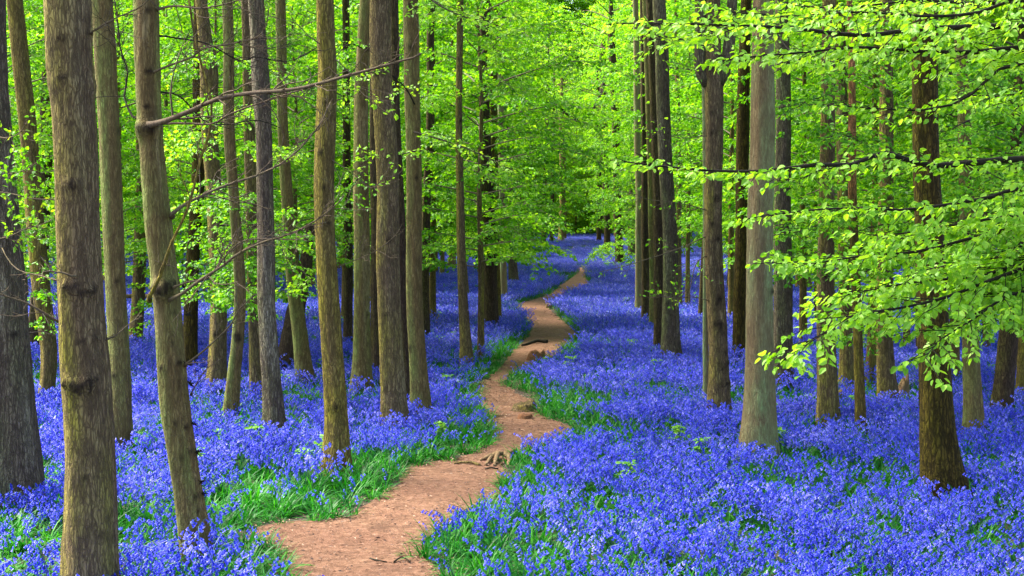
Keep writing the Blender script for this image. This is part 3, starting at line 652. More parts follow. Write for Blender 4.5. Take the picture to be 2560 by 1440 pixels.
tJ = T([(693, 1068, 54), (684, 950, 47), (674, 800, 45), (668, 700, 44), (663, 500, 41), (660, 350, 40), (652, 200, 44), (645, 80, 38), (640, 0, 40)], 'grey', 'tall straight grey brown trunk with smooth ridges left of centre', moss=.5, pale=.6, nk=4, seg=36)
tK = T([(766, 943, 42), (754, 850, 38), (738, 740, 36), (726, 640, 32), (715, 500, 30), (705, 300, 26), (700, 0, 24)], 'lichen', 'trunk leaning left with a dark dead trunk crossing behind', nk=2)
tL = T([(846, 1152, 64), (843, 1040, 56), (835, 900, 53), (827, 760, 52), (818, 600, 50), (812, 450, 49), (815, 300, 49), (820, 150, 46), (817, 0, 44)], 'moss', 'sturdy mossy brown trunk rooted beside the grassy path edge', seg=40, moss=.8, nk=12, knots=[(1010, .1, 14), (560, .3, 10)])
T([(871, 860, 22), (872, 700, 22), (868, 400, 20), (866, 100, 18)], 'dark', 'thin dark trunk between the mossy trunk and pale grey trunk')
tM = T([(907, 965, 52), (906, 880, 44), (905, 720, 40), (904, 500, 38), (906, 250, 35), (915, 0, 32)], 'lichen', 'grey green trunk with swollen foot left of the thick smooth trunk', nk=4, moss=.8, pale=.4)
T([(944, 932, 26), (942, 720, 25), (938, 400, 22), (935, 100, 20)], 'dark', 'dark slim trunk squeezed behind the thick smooth trunk')
tP = T([(995, 1050, 64), (988, 940, 58), (980, 800, 56), (975, 680, 56), (967, 500, 55), (958, 300, 52), (955, 150, 50), (955, 0, 50)], 'brown', 'thick smooth brown trunk nearest the path on its left side', seg=40, nk=5, moss=.6, pale=.4)
T([(1020, 1003, 34), (1012, 850, 32), (1003, 700, 30), (996, 500, 26), (988, 250, 24), (985, 0, 22)], 'dark', 'dark trunk with hollow wedged between two left path trunks', pale=.4)
tR = T([(1054, 1025, 48), (1046, 900, 42), (1038, 760, 41), (1034, 600, 38), (1034, 400, 37), (1030, 200, 37), (1030, 0, 38)], 'lichen', 'grey green speckled trunk right of the dark wedged trunk', nk=10, moss=.7, seg=34)
T([(1067, 845, 22), (1064, 700, 21), (1066, 500, 21), (1075, 300, 20), (1078, 60, 18)], 'dark', 'plain dark slim trunk behind the speckled grey green trunk')
T([(1168, 903, 32), (1162, 800, 26), (1157, 700, 23), (1150, 500, 20), (1148, 300, 17), (1152, 0, 16)], 'brown', 'slender brown pole trunk standing alone left of the path', nk=5, seg=20)
tU = T([(1226, 820, 37), (1224, 720, 34), (1220, 600, 32), (1214, 400, 29), (1210, 150, 26), (1212, 0, 24)], 'dark', 'dark trunk under drooping beech leaves just left of the path', nk=6, seg=22)
T([(1244, 800, 18), (1240, 600, 17), (1235, 300, 18), (1238, 60, 16)], 'moss', 'narrow mossy trunk touching the right side of a dark trunk', seg=16)
T([(1258, 748, 18), (1257, 640, 18), (1254, 450, 16), (1250, 250, 15)], 'pale', 'pale silvery green trunk beside the far dark trunks', seg=16, moss=1)
T([(1286, 708, 24), (1281, 640, 22), (1277, 560, 21), (1270, 300, 18)], 'grey', 'grey trunk with spreading foot near the far path bend', seg=18, pale=.4)
T([(1310, 655, 26), (1306, 600, 24), (1300, 400, 20)], 'moss', 'ivy draped trunk above the far bend of the path', seg=18)
T([(1165, 740, 16), (1162, 680, 14), (1160, 600, 13), (1158, 400, 12)], 'brown', 'thin brown trunk behind the slender pole trunk', seg=14)
T([(1131, 672, 19), (1131, 600, 18), (1130, 400, 16)], 'brown', 'pale orange brown far trunk left of the slender pole trunk', seg=14, pale=.8)
T([(1200, 685, 15), (1200, 620, 14), (1198, 400, 12)], 'brown', 'orange brown far trunk just left of the leafy dark trunk', seg=14, pale=.4)
T([(1103, 688, 12), (1106, 620, 11), (1112, 400, 10)], 'lichen', 'thin greenish far trunk right of a twiggy sapling', seg=12)
T([(1080, 735, 14), (1083, 650, 12), (1090, 560, 10), (1098, 450, 8)], 'moss', 'crooked mossy sapling trunk right of the plain dark trunk', seg=12)
T([(1357, 618, 13), (1360, 570, 12), (1362, 450, 10)], 'dark', 'dark trunk at the far left corner of the clearing', seg=12)
T([(1378, 606, 10), (1380, 560, 9), (1381, 450, 8)], 'dark', 'thin dark trunk second from left at the clearing end', seg=12)
T([(1408, 601, 20), (1408, 560, 19), (1406, 400, 16)], 'brown', 'orange brown trunk closing the far end of the clearing', seg=14, pale=.5)
tV = T([(1547, 660, 22), (1545, 600, 21), (1540, 450, 20), (1535, 250, 20), (1530, 120, 18)], 'dark', 'dark trunk right of the clearing veiled by hanging leaves', seg=16)
T([(1519, 625, 16), (1516, 500, 16), (1510, 350, 18), (1508, 120, 16)], 'dark', 'middle dark trunk of the far pair with a forking top', seg=14)
T([(1498, 605, 12), (1498, 500, 12), (1495, 300, 12)], 'dark', 'leftmost thin dark trunk right of the far clearing', seg=12)
T([(1598, 780, 18), (1598, 650, 17), (1596, 450, 17), (1592, 200, 16)], 'pale', 'pale grey trunk leftmost of the right hand trunk cluster', seg=16, moss=.6)
T([(1613, 803, 24), (1614, 700, 22), (1613, 500, 20), (1610, 250, 18)], 'dark', 'blackish trunk second in the right hand trunk cluster', seg=18)
T([(1630, 818, 18), (1630, 700, 17), (1628, 500, 17), (1620, 250, 16)], 'lichen', 'greenish thin trunk in the middle of the right cluster', seg=16)
T([(1648, 876, 26), (1648, 760, 26), (1646, 600, 27), (1640, 400, 26), (1630, 150, 22)], 'dark', 'dark red brown trunk squeezed against the widest cluster trunk', seg=20, nk=4)
T([(1678, 896, 50), (1677, 800, 42), (1673, 650, 38), (1664, 450, 35), (1656, 250, 33), (1652, 80, 32)], 'grey', 'widest front trunk of the right cluster with green streaks', seg=30, side=-1, moss=.7, pale=.4, nk=3)
T([(1754, 800, 18), (1758, 720, 16), (1762, 640, 15), (1770, 400, 12)], 'dark', 'short looking black trunk behind the twiggy brown trunk', seg=14)
T([(1766, 1000, 16), (1765, 800, 14), (1763, 600, 13), (1762, 460, 12), (1760, 250, 12)], 'pale', 'narrow pale sliver of trunk behind the twiggy brown trunk', seg=14, moss=1)
tAA = T([(1796, 1037, 56), (1794, 950, 51), (1792, 830, 47), (1789, 700, 46), (1785, 520, 44), (1782, 350, 43), (1781, 220, 46), (1780, 120, 40), (1780, 0, 38)], 'brown', 'knobbly brown trunk covered in dark branch stubs, right side', seg=38, moss=.5, knots=[(806, .0, 12), (815, .5, 10), (825, .3, 10), (862, -.1, 7), (912, .3, 11), (955, .7, 9), (960, .2, 9), (885, .6, 7), (600, .4, 9), (668, .5, 7), (745, .3, 8), (760, .1, 7), (330, -.3, 10), (165, .1, 16), (150, .5, 14), (560, -.2, 5), (1000, .4, 8), (430, .2, 6)], nk=8)
T([(1848, 897, 31), (1848, 760, 32), (1852, 600, 31), (1856, 400, 32), (1860, 200, 31), (1862, 60, 28)], 'olive', 'olive and dark trunk just left of the pale foreground trunk', seg=24)
tCC = T([(1889, 1120, 92), (1892, 1040, 82), (1895, 900, 70), (1898, 720, 66), (1900, 560, 64), (1904, 400, 62), (1906, 250, 60), (1906, 100, 52), (1908, 0, 50)], 'pale', 'pale green broad trunk with flared foot right of centre', seg=48, moss=.9, pale=.3, flare=1.18, nk=2, side=.4, knots=[(1115, .05, 12)])
T([(1957, 956, 53), (1956, 850, 49), (1956, 700, 47), (1954, 500, 40), (1955, 300, 36), (1954, 100, 34)], 'grey', 'grey brown trunk right behind the pale broad trunk', seg=30, moss=.6)
T([(1998, 722, 18), (1998, 650, 18), (1996, 400, 16)], 'brown', 'left of two far brown trunks side by side', seg=14)
T([(2021, 727, 18), (2019, 650, 17), (2017, 400, 15)], 'brown', 'right of two far brown trunks side by side', seg=14)
T([(2042, 815, 13), (2040, 700, 12), (2040, 450, 11)], 'olive', 'slim olive trunk peeping behind the double ridged trunk', seg=14)
tFF = T([(2066, 1042, 52), (2064, 940, 48), (2064, 800, 46), (2066, 620, 42), (2070, 450, 38), (2072, 300, 35), (2072, 100, 32)], 'brown', 'brown double ridged trunk left of the thin mossy pole', seg=34, nk=8, pale=.3)
T([(2113, 950, 34), (2112, 820, 32), (2110, 600, 29), (2105, 350, 28), (2100, 100, 26)], 'brown', 'light brown trunk behind the thin mossy pole', seg=24, pale=.5)
tHH = T([(2149, 1062, 25), (2147, 900, 24), (2142, 720, 23), (2134, 520, 21), (2130, 320, 20), (2126, 100, 16)], 'red', 'thin yellow mossy pole with a split orange red top', seg=24, moss=.9, top=6.2, crown=None, split=520)
tII = T([(2222, 992, 46), (2216, 900, 41), (2214, 780, 40), (2216, 600, 38), (2216, 300, 34), (2214, 60, 30)], 'brown', 'leaf veiled brown trunk with a pale stump at its foot', seg=26, nk=3)
tJJ = T([(2364, 1212, 112), (2352, 1130, 94), (2345, 1020, 84), (2338, 860, 78), (2334, 720, 74), (2326, 540, 69), (2318, 360, 64), (2315, 200, 62), (2314, 60, 60)], 'olive', 'massive dark olive furrowed trunk at the right foreground', seg=52, moss=.6, flare=1.2)
tKK = T([(2438, 1072, 48), (2434, 960, 43), (2428, 850, 41), (2420, 600, 38), (2412, 400, 34), (2405, 100, 30)], 'lichen', 'speckled grey green trunk right of the massive olive trunk', seg=30, nk=14, moss=.5)
T([(2466, 868, 16), (2462, 760, 16), (2455, 500, 15)], 'brown', 'faint far brown trunk behind the speckled right trunk', seg=14)
tLL = T([(2504, 1016, 48), (2512, 920, 46), (2524, 780, 45), (2534, 640, 42), (2548, 400, 38), (2560, 150, 36)], 'dark', 'dark trunk leaning right near the right edge, ragged foot', seg=28, moss=.7)
T([(1700, 770, 14), (1698, 640, 13), (1696, 400, 12)], 'brown', 'slim brown trunk just right of the wide cluster trunk', seg=12)
T([(2300, 880, 20), (2298, 700, 19), (2292, 400, 18)], 'dark', 'dark slim trunk partly hidden left of the massive olive trunk', seg=14)

# leaning dead trunk
b = gp(720, 893, .28); t = thing('dead_trunk', b, 'charcoal dark dead trunk leaning right behind the left leaning tree', 'dead tree')
mb = MB(); P = resample([np.array(at(x, y, b.y))-np.array(b) for x, y in ((714, 925), (722, 880), (735, 800), (752, 720), (768, 640), (778, 560))], .12)
tube(mb, P, np.linspace(.17, .08, len(P)), 14, 0, .3, .08); mb.build('trunk', BARK['dark'], t, smooth=True); TRUNKS.append((b.x, b.y, .16))

# ------------------------------------------------------------------ bare branches of the left foreground trees
t, base, fn = tD; Y = base.y
bare_branch(t, base, [(372, 312), (415, 302), (470, 278), (520, 255), (560, 240), (620, 232), (700, 226), (790, 208), (870, 186), (960, 160), (1052, 134)], Y-.08, Y-1.4, .022, .006, twigs=22, tl=.55)
bare_branch(t, base, [(400, 308), (460, 310), (525, 312), (560, 295), (620, 270), (700, 242), (770, 220), (830, 190)], Y-.08, Y-1.0, .010, .004, twigs=14, tl=.4)
bare_branch(t, base, [(430, 535), (455, 515), (520, 482), (590, 455), (640, 440), (700, 410), (750, 370), (800, 310), (826, 255)], Y-.08, Y+.5, .014, .004, twigs=22, tl=.5)
bare_branch(t, base, [(425, 750), (455, 735), (500, 700), (560, 660), (600, 628), (660, 600), (720, 580), (790, 545), (860, 488)], Y-.08, Y-.9, .015, .004, twigs=24, tl=.5)
bare_branch(t, base, [(430, 720), (470, 705), (520, 695), (550, 660), (580, 625), (620, 600), (700, 598), (760, 600)], Y-.08, Y-.6, .011, .003, twigs=14, tl=.4)
bare_branch(t, base, [(386, 180), (430, 160), (480, 140), (512, 118), (570, 108), (640, 95), (668, 60), (672, 20)], Y-.06, Y-.5, .010, .003, twigs=20, tl=.55)
bare_branch(t, base, [(468, 908), (500, 885), (540, 850), (580, 810), (600, 775), (640, 735)], Y-.06, Y-.4, .010, .003, twigs=10, tl=.35)
bare_branch(t, base, [(480, 980), (497, 950), (520, 920), (555, 895)], Y-.06, Y-.3, .006, .002, twigs=6, tl=.25)
bare_branch(t, base, [(400, 22), (440, 15), (500, 20), (580, 5), (660, -25)], Y-.06, Y-.5, .010, .004, twigs=12, tl=.5)
bare_branch(t, base, [(350, 300), (330, 290), (310, 240), (318, 180), (300, 120), (290, 40), (284, -10)], Y+.1, Y+.5, .009, .004, mat=DTWIG, twigs=16, tl=.55)
bare_branch(t, base, [(395, 90), (440, 95), (520, 110), (600, 150), (640, 140), (720, 150), (790, 120)], Y, Y+.8, .008, .003, twigs=18, tl=.6, mat=DTWIG)
bare_branch(t, base, [(400, 230), (450, 240), (510, 300), (570, 310), (640, 300), (700, 320)], Y, Y+.9, .007, .003, twigs=14, tl=.5, mat=DTWIG)
for (kx, ky) in ((462, 712), (478, 785), (477, 910), (482, 960), (492, 1060), (500, 1130), (508, 1205), (512, 1235)):
    c0 = np.array(at(kx-8, ky, Y))-np.array(base); mb = MB()
    for _ in range(16):
        d = nrm(rng.normal(0, 1, 3)*[1, .8, .7]+[.9, -.7, .1]); l_ = random.uniform(.015, .045)
        tube(mb, [c0, c0+d*l_*.6, c0+d*l_+rng.normal(0, .004, 3)], [.005, .003, .0015], 4, 0, .3, cap=False)
    mb.build('twig_tuft', DTWIG, t)
# a slim leaning sapling beside the slanting trunk
b2 = Vector((at(372, 1330, Y-.3).x, Y-.3, 0.0)); b2.z = float(gh(b2.x, b2.y))
bare_branch(t, base, [(374, 738), (400, 690), (420, 630), (440, 580), (468, 520), (490, 440), (505, 380), (522, 325), (527, 250), (500, 150), (480, 60), (470, -20)], Y-.2, Y-.1, .013, .007, mat=BARK['moss'], twigs=10, tl=.5, label='mossy broken branch hanging upright against the trunk')
t, base, fn = tB; Y = base.y
bare_branch(t, base, [(232, 78), (262, 58), (300, 38), (340, 20), (376, -5)], Y-.05, Y-.3, .007, .003, twigs=5, tl=.25)
bare_branch(t, base, [(195, 690), (180, 690), (158, 682), (128, 678), (108, 680)], Y-.12, Y-.2, .009, .004, twigs=3, tl=.15)
bare_branch(t, base, [(262, 850), (290, 838), (310, 820), (335, 800), (350, 782)], Y, Y+.1, .006, .0025, twigs=4, tl=.2)
bare_branch(t, base, [(150, 702), (110, 690), (60, 680), (30, 660), (5, 620)], Y, Y+.3, .007, .0025, twigs=6, tl=.3)
bare_branch(t, base, [(150, 808), (110, 782), (60, 755), (20, 742), (-20, 728)], Y, Y-.2, .009, .004, twigs=7, tl=.3)
t, base, fn = tA; Y = base.y
bare_branch(t, base, [(78, 832), (105, 828), (125, 836), (150, 822)], Y-.15, Y-.3, .008, .003, twigs=3, tl=.2)
bare_branch(t, base, [(-10, 478), (40, 485), (80, 495), (120, 498), (155, 496)], Y-.2, Y-.9, .008, .003, twigs=10, tl=.45, leafy=3, leafm=LEAF_YEL)
bare_branch(t, base, [(-10, 600), (30, 590), (60, 575), (110, 560), (150, 540)], Y-.2, Y-1.1, .008, .003, twigs=14, tl=.5, leafy=4, leafm=LEAF_YEL)
bare_branch(t, base, [(-10, 340), (20, 345), (50, 330), (70, 300)], Y-.2, Y-.9, .006, .003, twigs=8, tl=.4, leafy=3, leafm=LEAF_YEL)
bare_branch(t, base, [(-10, 445), (30, 432), (60, 425), (100, 400)], Y-.2, Y-1., .006, .003, twigs=10, tl=.45, leafy=4, leafm=LEAF_MID)
t, base, fn = tL; Y = base.y
bare_branch(t, base, [(850, 665), (890, 650), (940, 625), (985, 590), (1005, 560)], Y-.05, Y-.5, .006, .002, twigs=8, tl=.4)
bare_branch(t, base, [(830, 400), (880, 430), (930, 470), (960, 440), (985, 400)], Y-.05, Y-.4, .006, .002, twigs=8, tl=.4, leafy=1)
bare_branch(t, base, [(840, 150), (880, 190), (900, 230), (930, 250), (980, 255)], Y-.05, Y-.4, .007, .002, twigs=8, tl=.5, leafy=2)
bare_branch(t, base, [(800, 110), (770, 90), (740, 60), (700, 50), (650, 30)], Y-.05, Y-.4, .007, .002, twigs=8, tl=.5)
t, base, fn = tAA; Y = base.y
for pts, r in (([(1766, 525), (1720, 512), (1680, 505), (1620, 498), (1580, 480)], .008), ([(1770, 750), (1730, 742), (1690, 745), (1640, 738), (1625, 735)], .007), ([(1762, 340), (1700, 345), (1650, 330), (1600, 320)], .006),
               ([(1765, 640), (1740, 660), (1725, 720), (1718, 770)], .008), ([(1755, 595), (1700, 620), (1640, 640), (1560, 665), (1500, 680)], .009), ([(1760, 180), (1735, 175), (1700, 172), (1660, 170)], .008)):
    bare_branch(t, base, pts, Y-.05, Y-.6, r, .0025, twigs=10, tl=.45, leafy=1, leafm=LEAF_MID)
for pts in ([(1772, 210), (1755, 185), (1750, 160), (1752, 60), (1745, -40)], [(1792, 210), (1808, 180), (1820, 140), (1828, 40), (1835, -60)]):
    mb = MB(); P = resample(px_path(pts, Y, Y, base), .15); tube(mb, P, np.linspace(.075, .05, len(P)), 14, 0, .4, .04); mb.build('limb', BARK['grey'], t, smooth=True)

# ------------------------------------------------------------------ leafy boughs on named trees
t, base, fn = tR; Y = base.y
leafy_branch(t, base, [(1036, 330), (1090, 345), (1150, 365), (1220, 395), (1290, 430)], Y-.1, Y-1.6, .012, .055, .55, .10, leafm=LEAF_NEAR)
leafy_branch(t, base, [(1036, 380), (1000, 385), (950, 380), (880, 430)], Y-.1, Y-1.2, .010, .055, .5, .10)
leafy_branch(t, base, [(1040, -30), (1080, 0), (1130, 30), (1200, 50), (1290, 40)], Y-.1, Y-2.5, .014, .055, .6, .10)
leafy_branch(t, base, [(1036, 260), (1010, 215), (960, 180), (900, 190), (850, 215)], Y-.1, Y-1.8, .010, .05, .5, .12, leafm=LEAF_NEAR)
t, base, fn = tM; Y = base.y
leafy_branch(t, base, [(905, 430), (880, 470), (860, 520), (840, 540)], Y-.1, Y-1.2, .010, .06, .5, .10, leafm=LEAF_MID)
leafy_branch(t, base, [(905, 120), (870, 110), (830, 150), (780, 160)], Y-.1, Y-1.2, .010, .06, .5, .10, leafm=LEAF_MID)
t, base, fn = tCC; Y = base.y
leafy_branch(t, base, [(1890, 20), (1850, 40), (1800, 70), (1740, 90), (1680, 100), (1620, 80)], Y-.1, Y-2.6, .014, .06, .6, .09)
leafy_branch(t, base, [(1925, 60), (1960, 110), (2000, 150), (2040, 160)], Y-.1, Y-2., .012, .06, .5, .10)

def sprays(ref, lst, r0=.009, leaf=.06, tl=.6, dY=(-.1, -1.5), leafm=None, gap=.09, lgap=.024):
    t, base, fn = ref; Y = base.y
    for (x0, y0, x1, y1) in lst:
        mx, my = (x0*.45+x1*.55), (y0*.5+y1*.5)-.06*abs(x1-x0)
        leafy_branch(t, base, [(x0, y0), (mx, my), (x1, y1)], Y+dY[0], Y+dY[1]*random.uniform(.5, 1), r0, leaf, tl, gap, lgap, leafm=leafm or LEAF_MID, drop=.15, tilt=.8)
sprays(tU, [(1224, 170, 1120, 215), (1224, 230, 1330, 260), (1224, 300, 1110, 350), (1224, 340, 1360, 385), (1224, 420, 1120, 470), (1224, 440, 1350, 480), (1224, 500, 1100, 540), (1224, 520, 1390, 560), (1224, 560, 1130, 600), (1224, 580, 1340, 610), (1224, 610, 1290, 640), (1224, 120, 1330, 150), (1224, 590, 1150, 630)], tl=1.0, dY=(-.1, -2.5), leaf=.075)
sprays(tG, [(545, 560, 480, 620), (545, 600, 620, 680), (545, 640, 470, 700), (545, 680, 600, 760), (545, 520, 620, 560), (545, 480, 470, 520)], dY=(-.1, -2.0))
sprays(tG, [(540, 440, 600, 500), (530, 330, 470, 380), (525, 250, 600, 290), (520, 120, 450, 150), (545, 700, 490, 750), (548, 740, 640, 790), (540, 620, 680, 660), (545, 560, 690, 600)], dY=(-.1, -2.2), tl=.8)
sprays(tI, [(632, 640, 590, 690), (630, 560, 700, 600), (628, 480, 570, 520), (632, 700, 600, 740), (626, 360, 700, 390), (622, 260, 560, 300), (620, 160, 700, 190)], dY=(-.1, -1.6), tl=.7)
sprays(tF, [(350, 540, 290, 580), (350, 600, 310, 660), (350, 640, 400, 690), (350, 480, 300, 520), (345, 810, 322, 835), (350, 720, 318, 710)], tl=.5, dY=(-.1, -1.2))
sprays(tK, [(728, 600, 680, 650), (728, 560, 790, 610), (735, 660, 790, 720), (735, 700, 700, 740), (728, 520, 660, 560)], tl=.6, dY=(-.1, -1.4))
sprays(tE, [(100, 720, 135, 760), (105, 780, 130, 830), (85, 560, 130, 600), (100, 640, 140, 700)], tl=.45, dY=(-.1, -1.0))
sprays(tII, [(2216, 300, 2100, 340), (2216, 420, 2090, 470), (2216, 560, 2110, 600), (2216, 520, 2300, 560), (2216, 660, 2120, 710), (2216, 740, 2290, 790), (2216, 800, 2150, 850)], tl=.7, dY=(-.1, -1.8))
sprays(tFF, [(2070, 240, 1990, 270), (2072, 330, 2160, 360), (2070, 420, 1990, 460), (2066, 560, 1980, 590), (2072, 180, 2160, 200), (2068, 500, 2150, 540), (2066, 640, 2000, 680)], tl=.8, dY=(-.1, -1.6))
sprays(tII, [(2214, 200, 2330, 240), (2214, 140, 2110, 160), (2216, 380, 2320, 410), (2216, 620, 2300, 650), (2216, 460, 2300, 490)], tl=.9, dY=(-.1, -2))
sprays(tLL, [(2545, 300, 2440, 340), (2550, 180, 2440, 200), (2545, 380, 2430, 410), (2540, 430, 2450, 460), (2520, 620, 2430, 650)], tl=.9, dY=(-.1, -2))
sprays(tKK, [(2415, 480, 2500, 510), (2410, 250, 2500, 270), (2410, 180, 2330, 200), (2425, 680, 2330, 720), (2412, 360, 2330, 400),(2425, 640, 2500, 700), (2425, 540, 2340, 600), (2425, 720, 2500, 790), (2425, 420, 2520, 460), (2425, 300, 2350, 350), (2425, 780, 2380, 830)], tl=.7, dY=(-.1, -1.8))
sprays(tLL, [(2525, 560, 2450, 600), (2522, 660, 2470, 730), (2530, 700, 2570, 780), (2530, 480, 2460, 500)], tl=.7, dY=(-.1, -1.8))
bare_branch(*tV[:2], [(1512, 200), (1490, 260), (1450, 300), (1400, 270), (1350, 215)], tV[1].y-.3, tV[1].y-2, .09, .05, mat=DTWIG, twigs=10, tl=3)
sprays(tV, [(1545, 470, 1490, 520), (1545, 540, 1600, 590), (1545, 600, 1490, 640), (1545, 620, 1600, 660), (1545, 650, 1500, 685), (1545, 400, 1600, 440), (1545, 330, 1480, 370)], tl=1.5, dY=(-.1, -4), leaf=.10, gap=.15, lgap=.035)

# the near beech whose trunk stands just outside the right edge, with its boughs sweeping in
nbY = 7.6; nb_base = Vector((3.25, nbY, 0)); nb_base.z = float(gh(3.25, nbY))
tN = thing('beech_tree', nb_base, 'near beech at the right edge whose dark boughs sweep bright leaves across the frame', 'tree')
mb, fn = trunk_mesh(nb_base, [(3.25, nb_base.z, .17), (3.22, 2.5, .13), (3.28, 5, .11)], nbY, 9, 30, moss_amt=.6, seed=5)
mb.build('trunk', BARK['olive'], tN, smooth=True); TRUNKS.append((3.25, nbY, .2))
c = bpy.data.objects.new('crown', HIGH[1]); COL.objects.link(c); c.parent = tN; c.location = (0, 0, 4.6); c.scale = (.8, .8, .7)
NB = [
 ([(2720, 30), (2560, 62), (2440, 66), (2300, 72), (2150, 88), (1980, 70), (1800, 62), (1560, 58)], 7.6, 6.9, .020, .062, .50),
 ([(2720, 130), (2560, 118), (2430, 130), (2300, 128), (2150, 118), (2020, 130), (1900, 140), (1790, 150)], 7.6, 7.0, .016, .062, .45),
 ([(2720, 180), (2560, 158), (2500, 172), (2462, 205), (2430, 235), (2380, 262), (2300, 276), (2200, 272), (2060, 262)], 7.6, 7.2, .012, .055, .40),
 ([(2720, 395), (2560, 397), (2440, 406), (2330, 414), (2270, 400), (2215, 381), (2180, 392), (2130, 412), (2040, 412), (1900, 428), (1740, 424), (1560, 404)], 7.6, 6.9, .022, .060, .36),
 ([(2720, 480), (2560, 470), (2480, 492), (2380, 510), (2250, 525), (2120, 520), (2000, 528), (1880, 545)], 7.6, 7.1, .014, .060, .42),
 ([(2720, 560), (2600, 560), (2450, 590), (2300, 628), (2150, 640), (2030, 660), (1945, 652)], 7.6, 7.1, .014, .062, .46),
 ([(2720, 640), (2600, 660), (2480, 700), (2360, 745), (2250, 770), (2130, 790), (2050, 840), (1975, 888)], 7.6, 6.9, .014, .064, .50),
 ([(2720, 560), (2600, 640), (2450, 690), (2330, 700), (2200, 720), (2090, 745)], 7.7, 7.3, .014, .064, .50),
 ([(2720, 700), (2620, 720), (2520, 740), (2430, 800), (2350, 850), (2310, 900)], 7.6, 6.8, .012, .062, .40),
 ([(2720, 560), (2640, 600), (2560, 640), (2480, 760), (2420, 800)], 7.7, 7.9, .012, .062, .55),
 ([(2720, 230), (2620, 225), (2500, 240), (2400, 235)], 7.8, 8.2, .012, .060, .50),
 ([(2720, 520), (2620, 530), (2520, 540), (2400, 560), (2280, 580), (2180, 590)], 7.7, 7.4, .012, .060, .50),
 ([(2720, 600), (2600, 620), (2500, 640), (2380, 660), (2260, 690)], 7.6, 8.2, .012, .062, .50),
 ([(2720, 760), (2640, 770), (2560, 790), (2500, 800)], 7.6, 7.6, .010, .060, .40),
 ([(2720, -20), (2600, -30), (2450, 30), (2300, 40), (2150, 30), (1950, 40), (1750, 20)], 7.7, 7.4, .012, .058, .45),
 ([(2720, 20), (2600, 0), (2450, 10), (2300, 0), (2100, 20), (1950, 10)], 7.8, 7.9, .014, .060, .50),
]
for pts, y0, y1, r, lf, tl in NB:
    low = pts[-1][1] > 560
    leafy_branch(tN, nb_base, pts, y0, y1, r, lf*.74, tl*(1.15 if low else .95), .046 if low else .055, .0135 if low else .018, start=.04, drop=.25, tilt=.8)

# ------------------------------------------------------------------ young beeches filling the middle distance
def plant(name, x, y, mesh, tr, h, scale, label, group, rot=None, bark='dark', tmesh=None):
    z = float(gh(x, y)); t = thing(name, (x, y, z), label, 'tree', group); TRUNKS.append((x, y, tr*1.3))
    o = bpy.data.objects.new('trunk', tmesh); COL.objects.link(o); o.parent = t; o.scale = (scale, scale, scale)
    c = bpy.data.objects.new('crown', mesh); COL.objects.link(c); c.parent = t; c.scale = (scale, scale, scale)
    t.rotation_euler = (0, 0, random.random()*6.28 if rot is None else rot); return t
def generic_trunk(r, h, bark, seed):
    rs = random.Random(seed); pts = [(0, 0, r)]
    for k in range(1, 6): pts.append((rs.uniform(-.12, .12)*k*.3, h*k/5, r*(1-.16*k)))
    mb, _ = trunk_mesh(Vector((0, 0, 0)), pts, 30, h, 12, moss_amt=.7, seed=seed, step=.3); return mb.mesh('trunk', [BARK[bark]], True)
TY = [generic_trunk(.06, 7.4, 'brown', 3), generic_trunk(.075, 7.4, 'moss', 4)]
TF = [generic_trunk(.24, 20, 'dark', 7), generic_trunk(.19, 20, 'brown', 8), generic_trunk(.28, 20, 'grey', 9), generic_trunk(.22, 20, 'moss', 10)]
random.seed(77)
Y1 = [(150, 30, 1.0), (300, 24, .95), (20, 22, .9), (420, 27, 1.0), (540, 21.5, .85), (640, 31, 1.1), (740, 25, .9), (860, 30, 1.05), (930, 36, 1.1), (1080, 31, 1.05), (1200, 23.2, .95), (1235, 30, .95), (1160, 42, 1.2),
      (1640, 44, 1.15), (1720, 36, 1.1), (1830, 31, 1.05), (1950, 37, 1.15), (2010, 24.5, .95), (2120, 27, 1.05), (2180, 19, .9), (2270, 23, 1.0), (2390, 19, .95), (2470, 24, 1.1), (2560, 17, .95), (1250, 62, 1.3), (60, 38, 1.2), (350, 40, 1.2), (560, 42, 1.2), (780, 45, 1.3), (2080, 42, 1.3), (2340, 36, 1.2), (2520, 40, 1.3), (1700, 52, 1.3), (1010, 50, 1.3)]
Y1 += [(1340, 122, 1.5), (1375, 134, 1.7), (1440, 127, 1.6), (1470, 138, 1.8), (1505, 124, 1.5), (1415, 146, 1.9)]
for k, (px, Y, sc) in enumerate(Y1):
    x = (px-1280)/F*Y
    plant('young_beech', x, Y, YOUNG[k % 4], .07, 7.4, sc, 'young layered beech filling the gaps between the older trunks', 'young beeches in the middle distance', tmesh=TY[k % 2])

# ------------------------------------------------------------------ tall trees further back, each its own
pts = []
random.seed(5)
tries = 0
while len(pts) < 130 and tries < 20000:
    tries += 1
    y = math.sqrt(random.uniform(44**2, 128**2)); x = random.uniform(-1, 1)*(.38*y+2.5)
    cx = .03*y+.3 if y < 130 else 4
    if abs(x-cx) < 3.0+.012*y: continue
    if y < 78 and 1180 < 1280+F*x/y < 1680: continue
    if all((x-a)**2+(y-b)**2 > 4.6**2 for a, b in pts): pts.append((x, y))
for k, (x, y) in enumerate(pts):
    plant('distant_beech', x, y, FARC[k % 4], .25, 20, random.uniform(.85, 1.1), 'tall slender beech with leafy crown in the distant wood', 'distant beeches behind the numbered foreground trunks'.replace('numbered ', ''), tmesh=TF[(k*7) % 4])
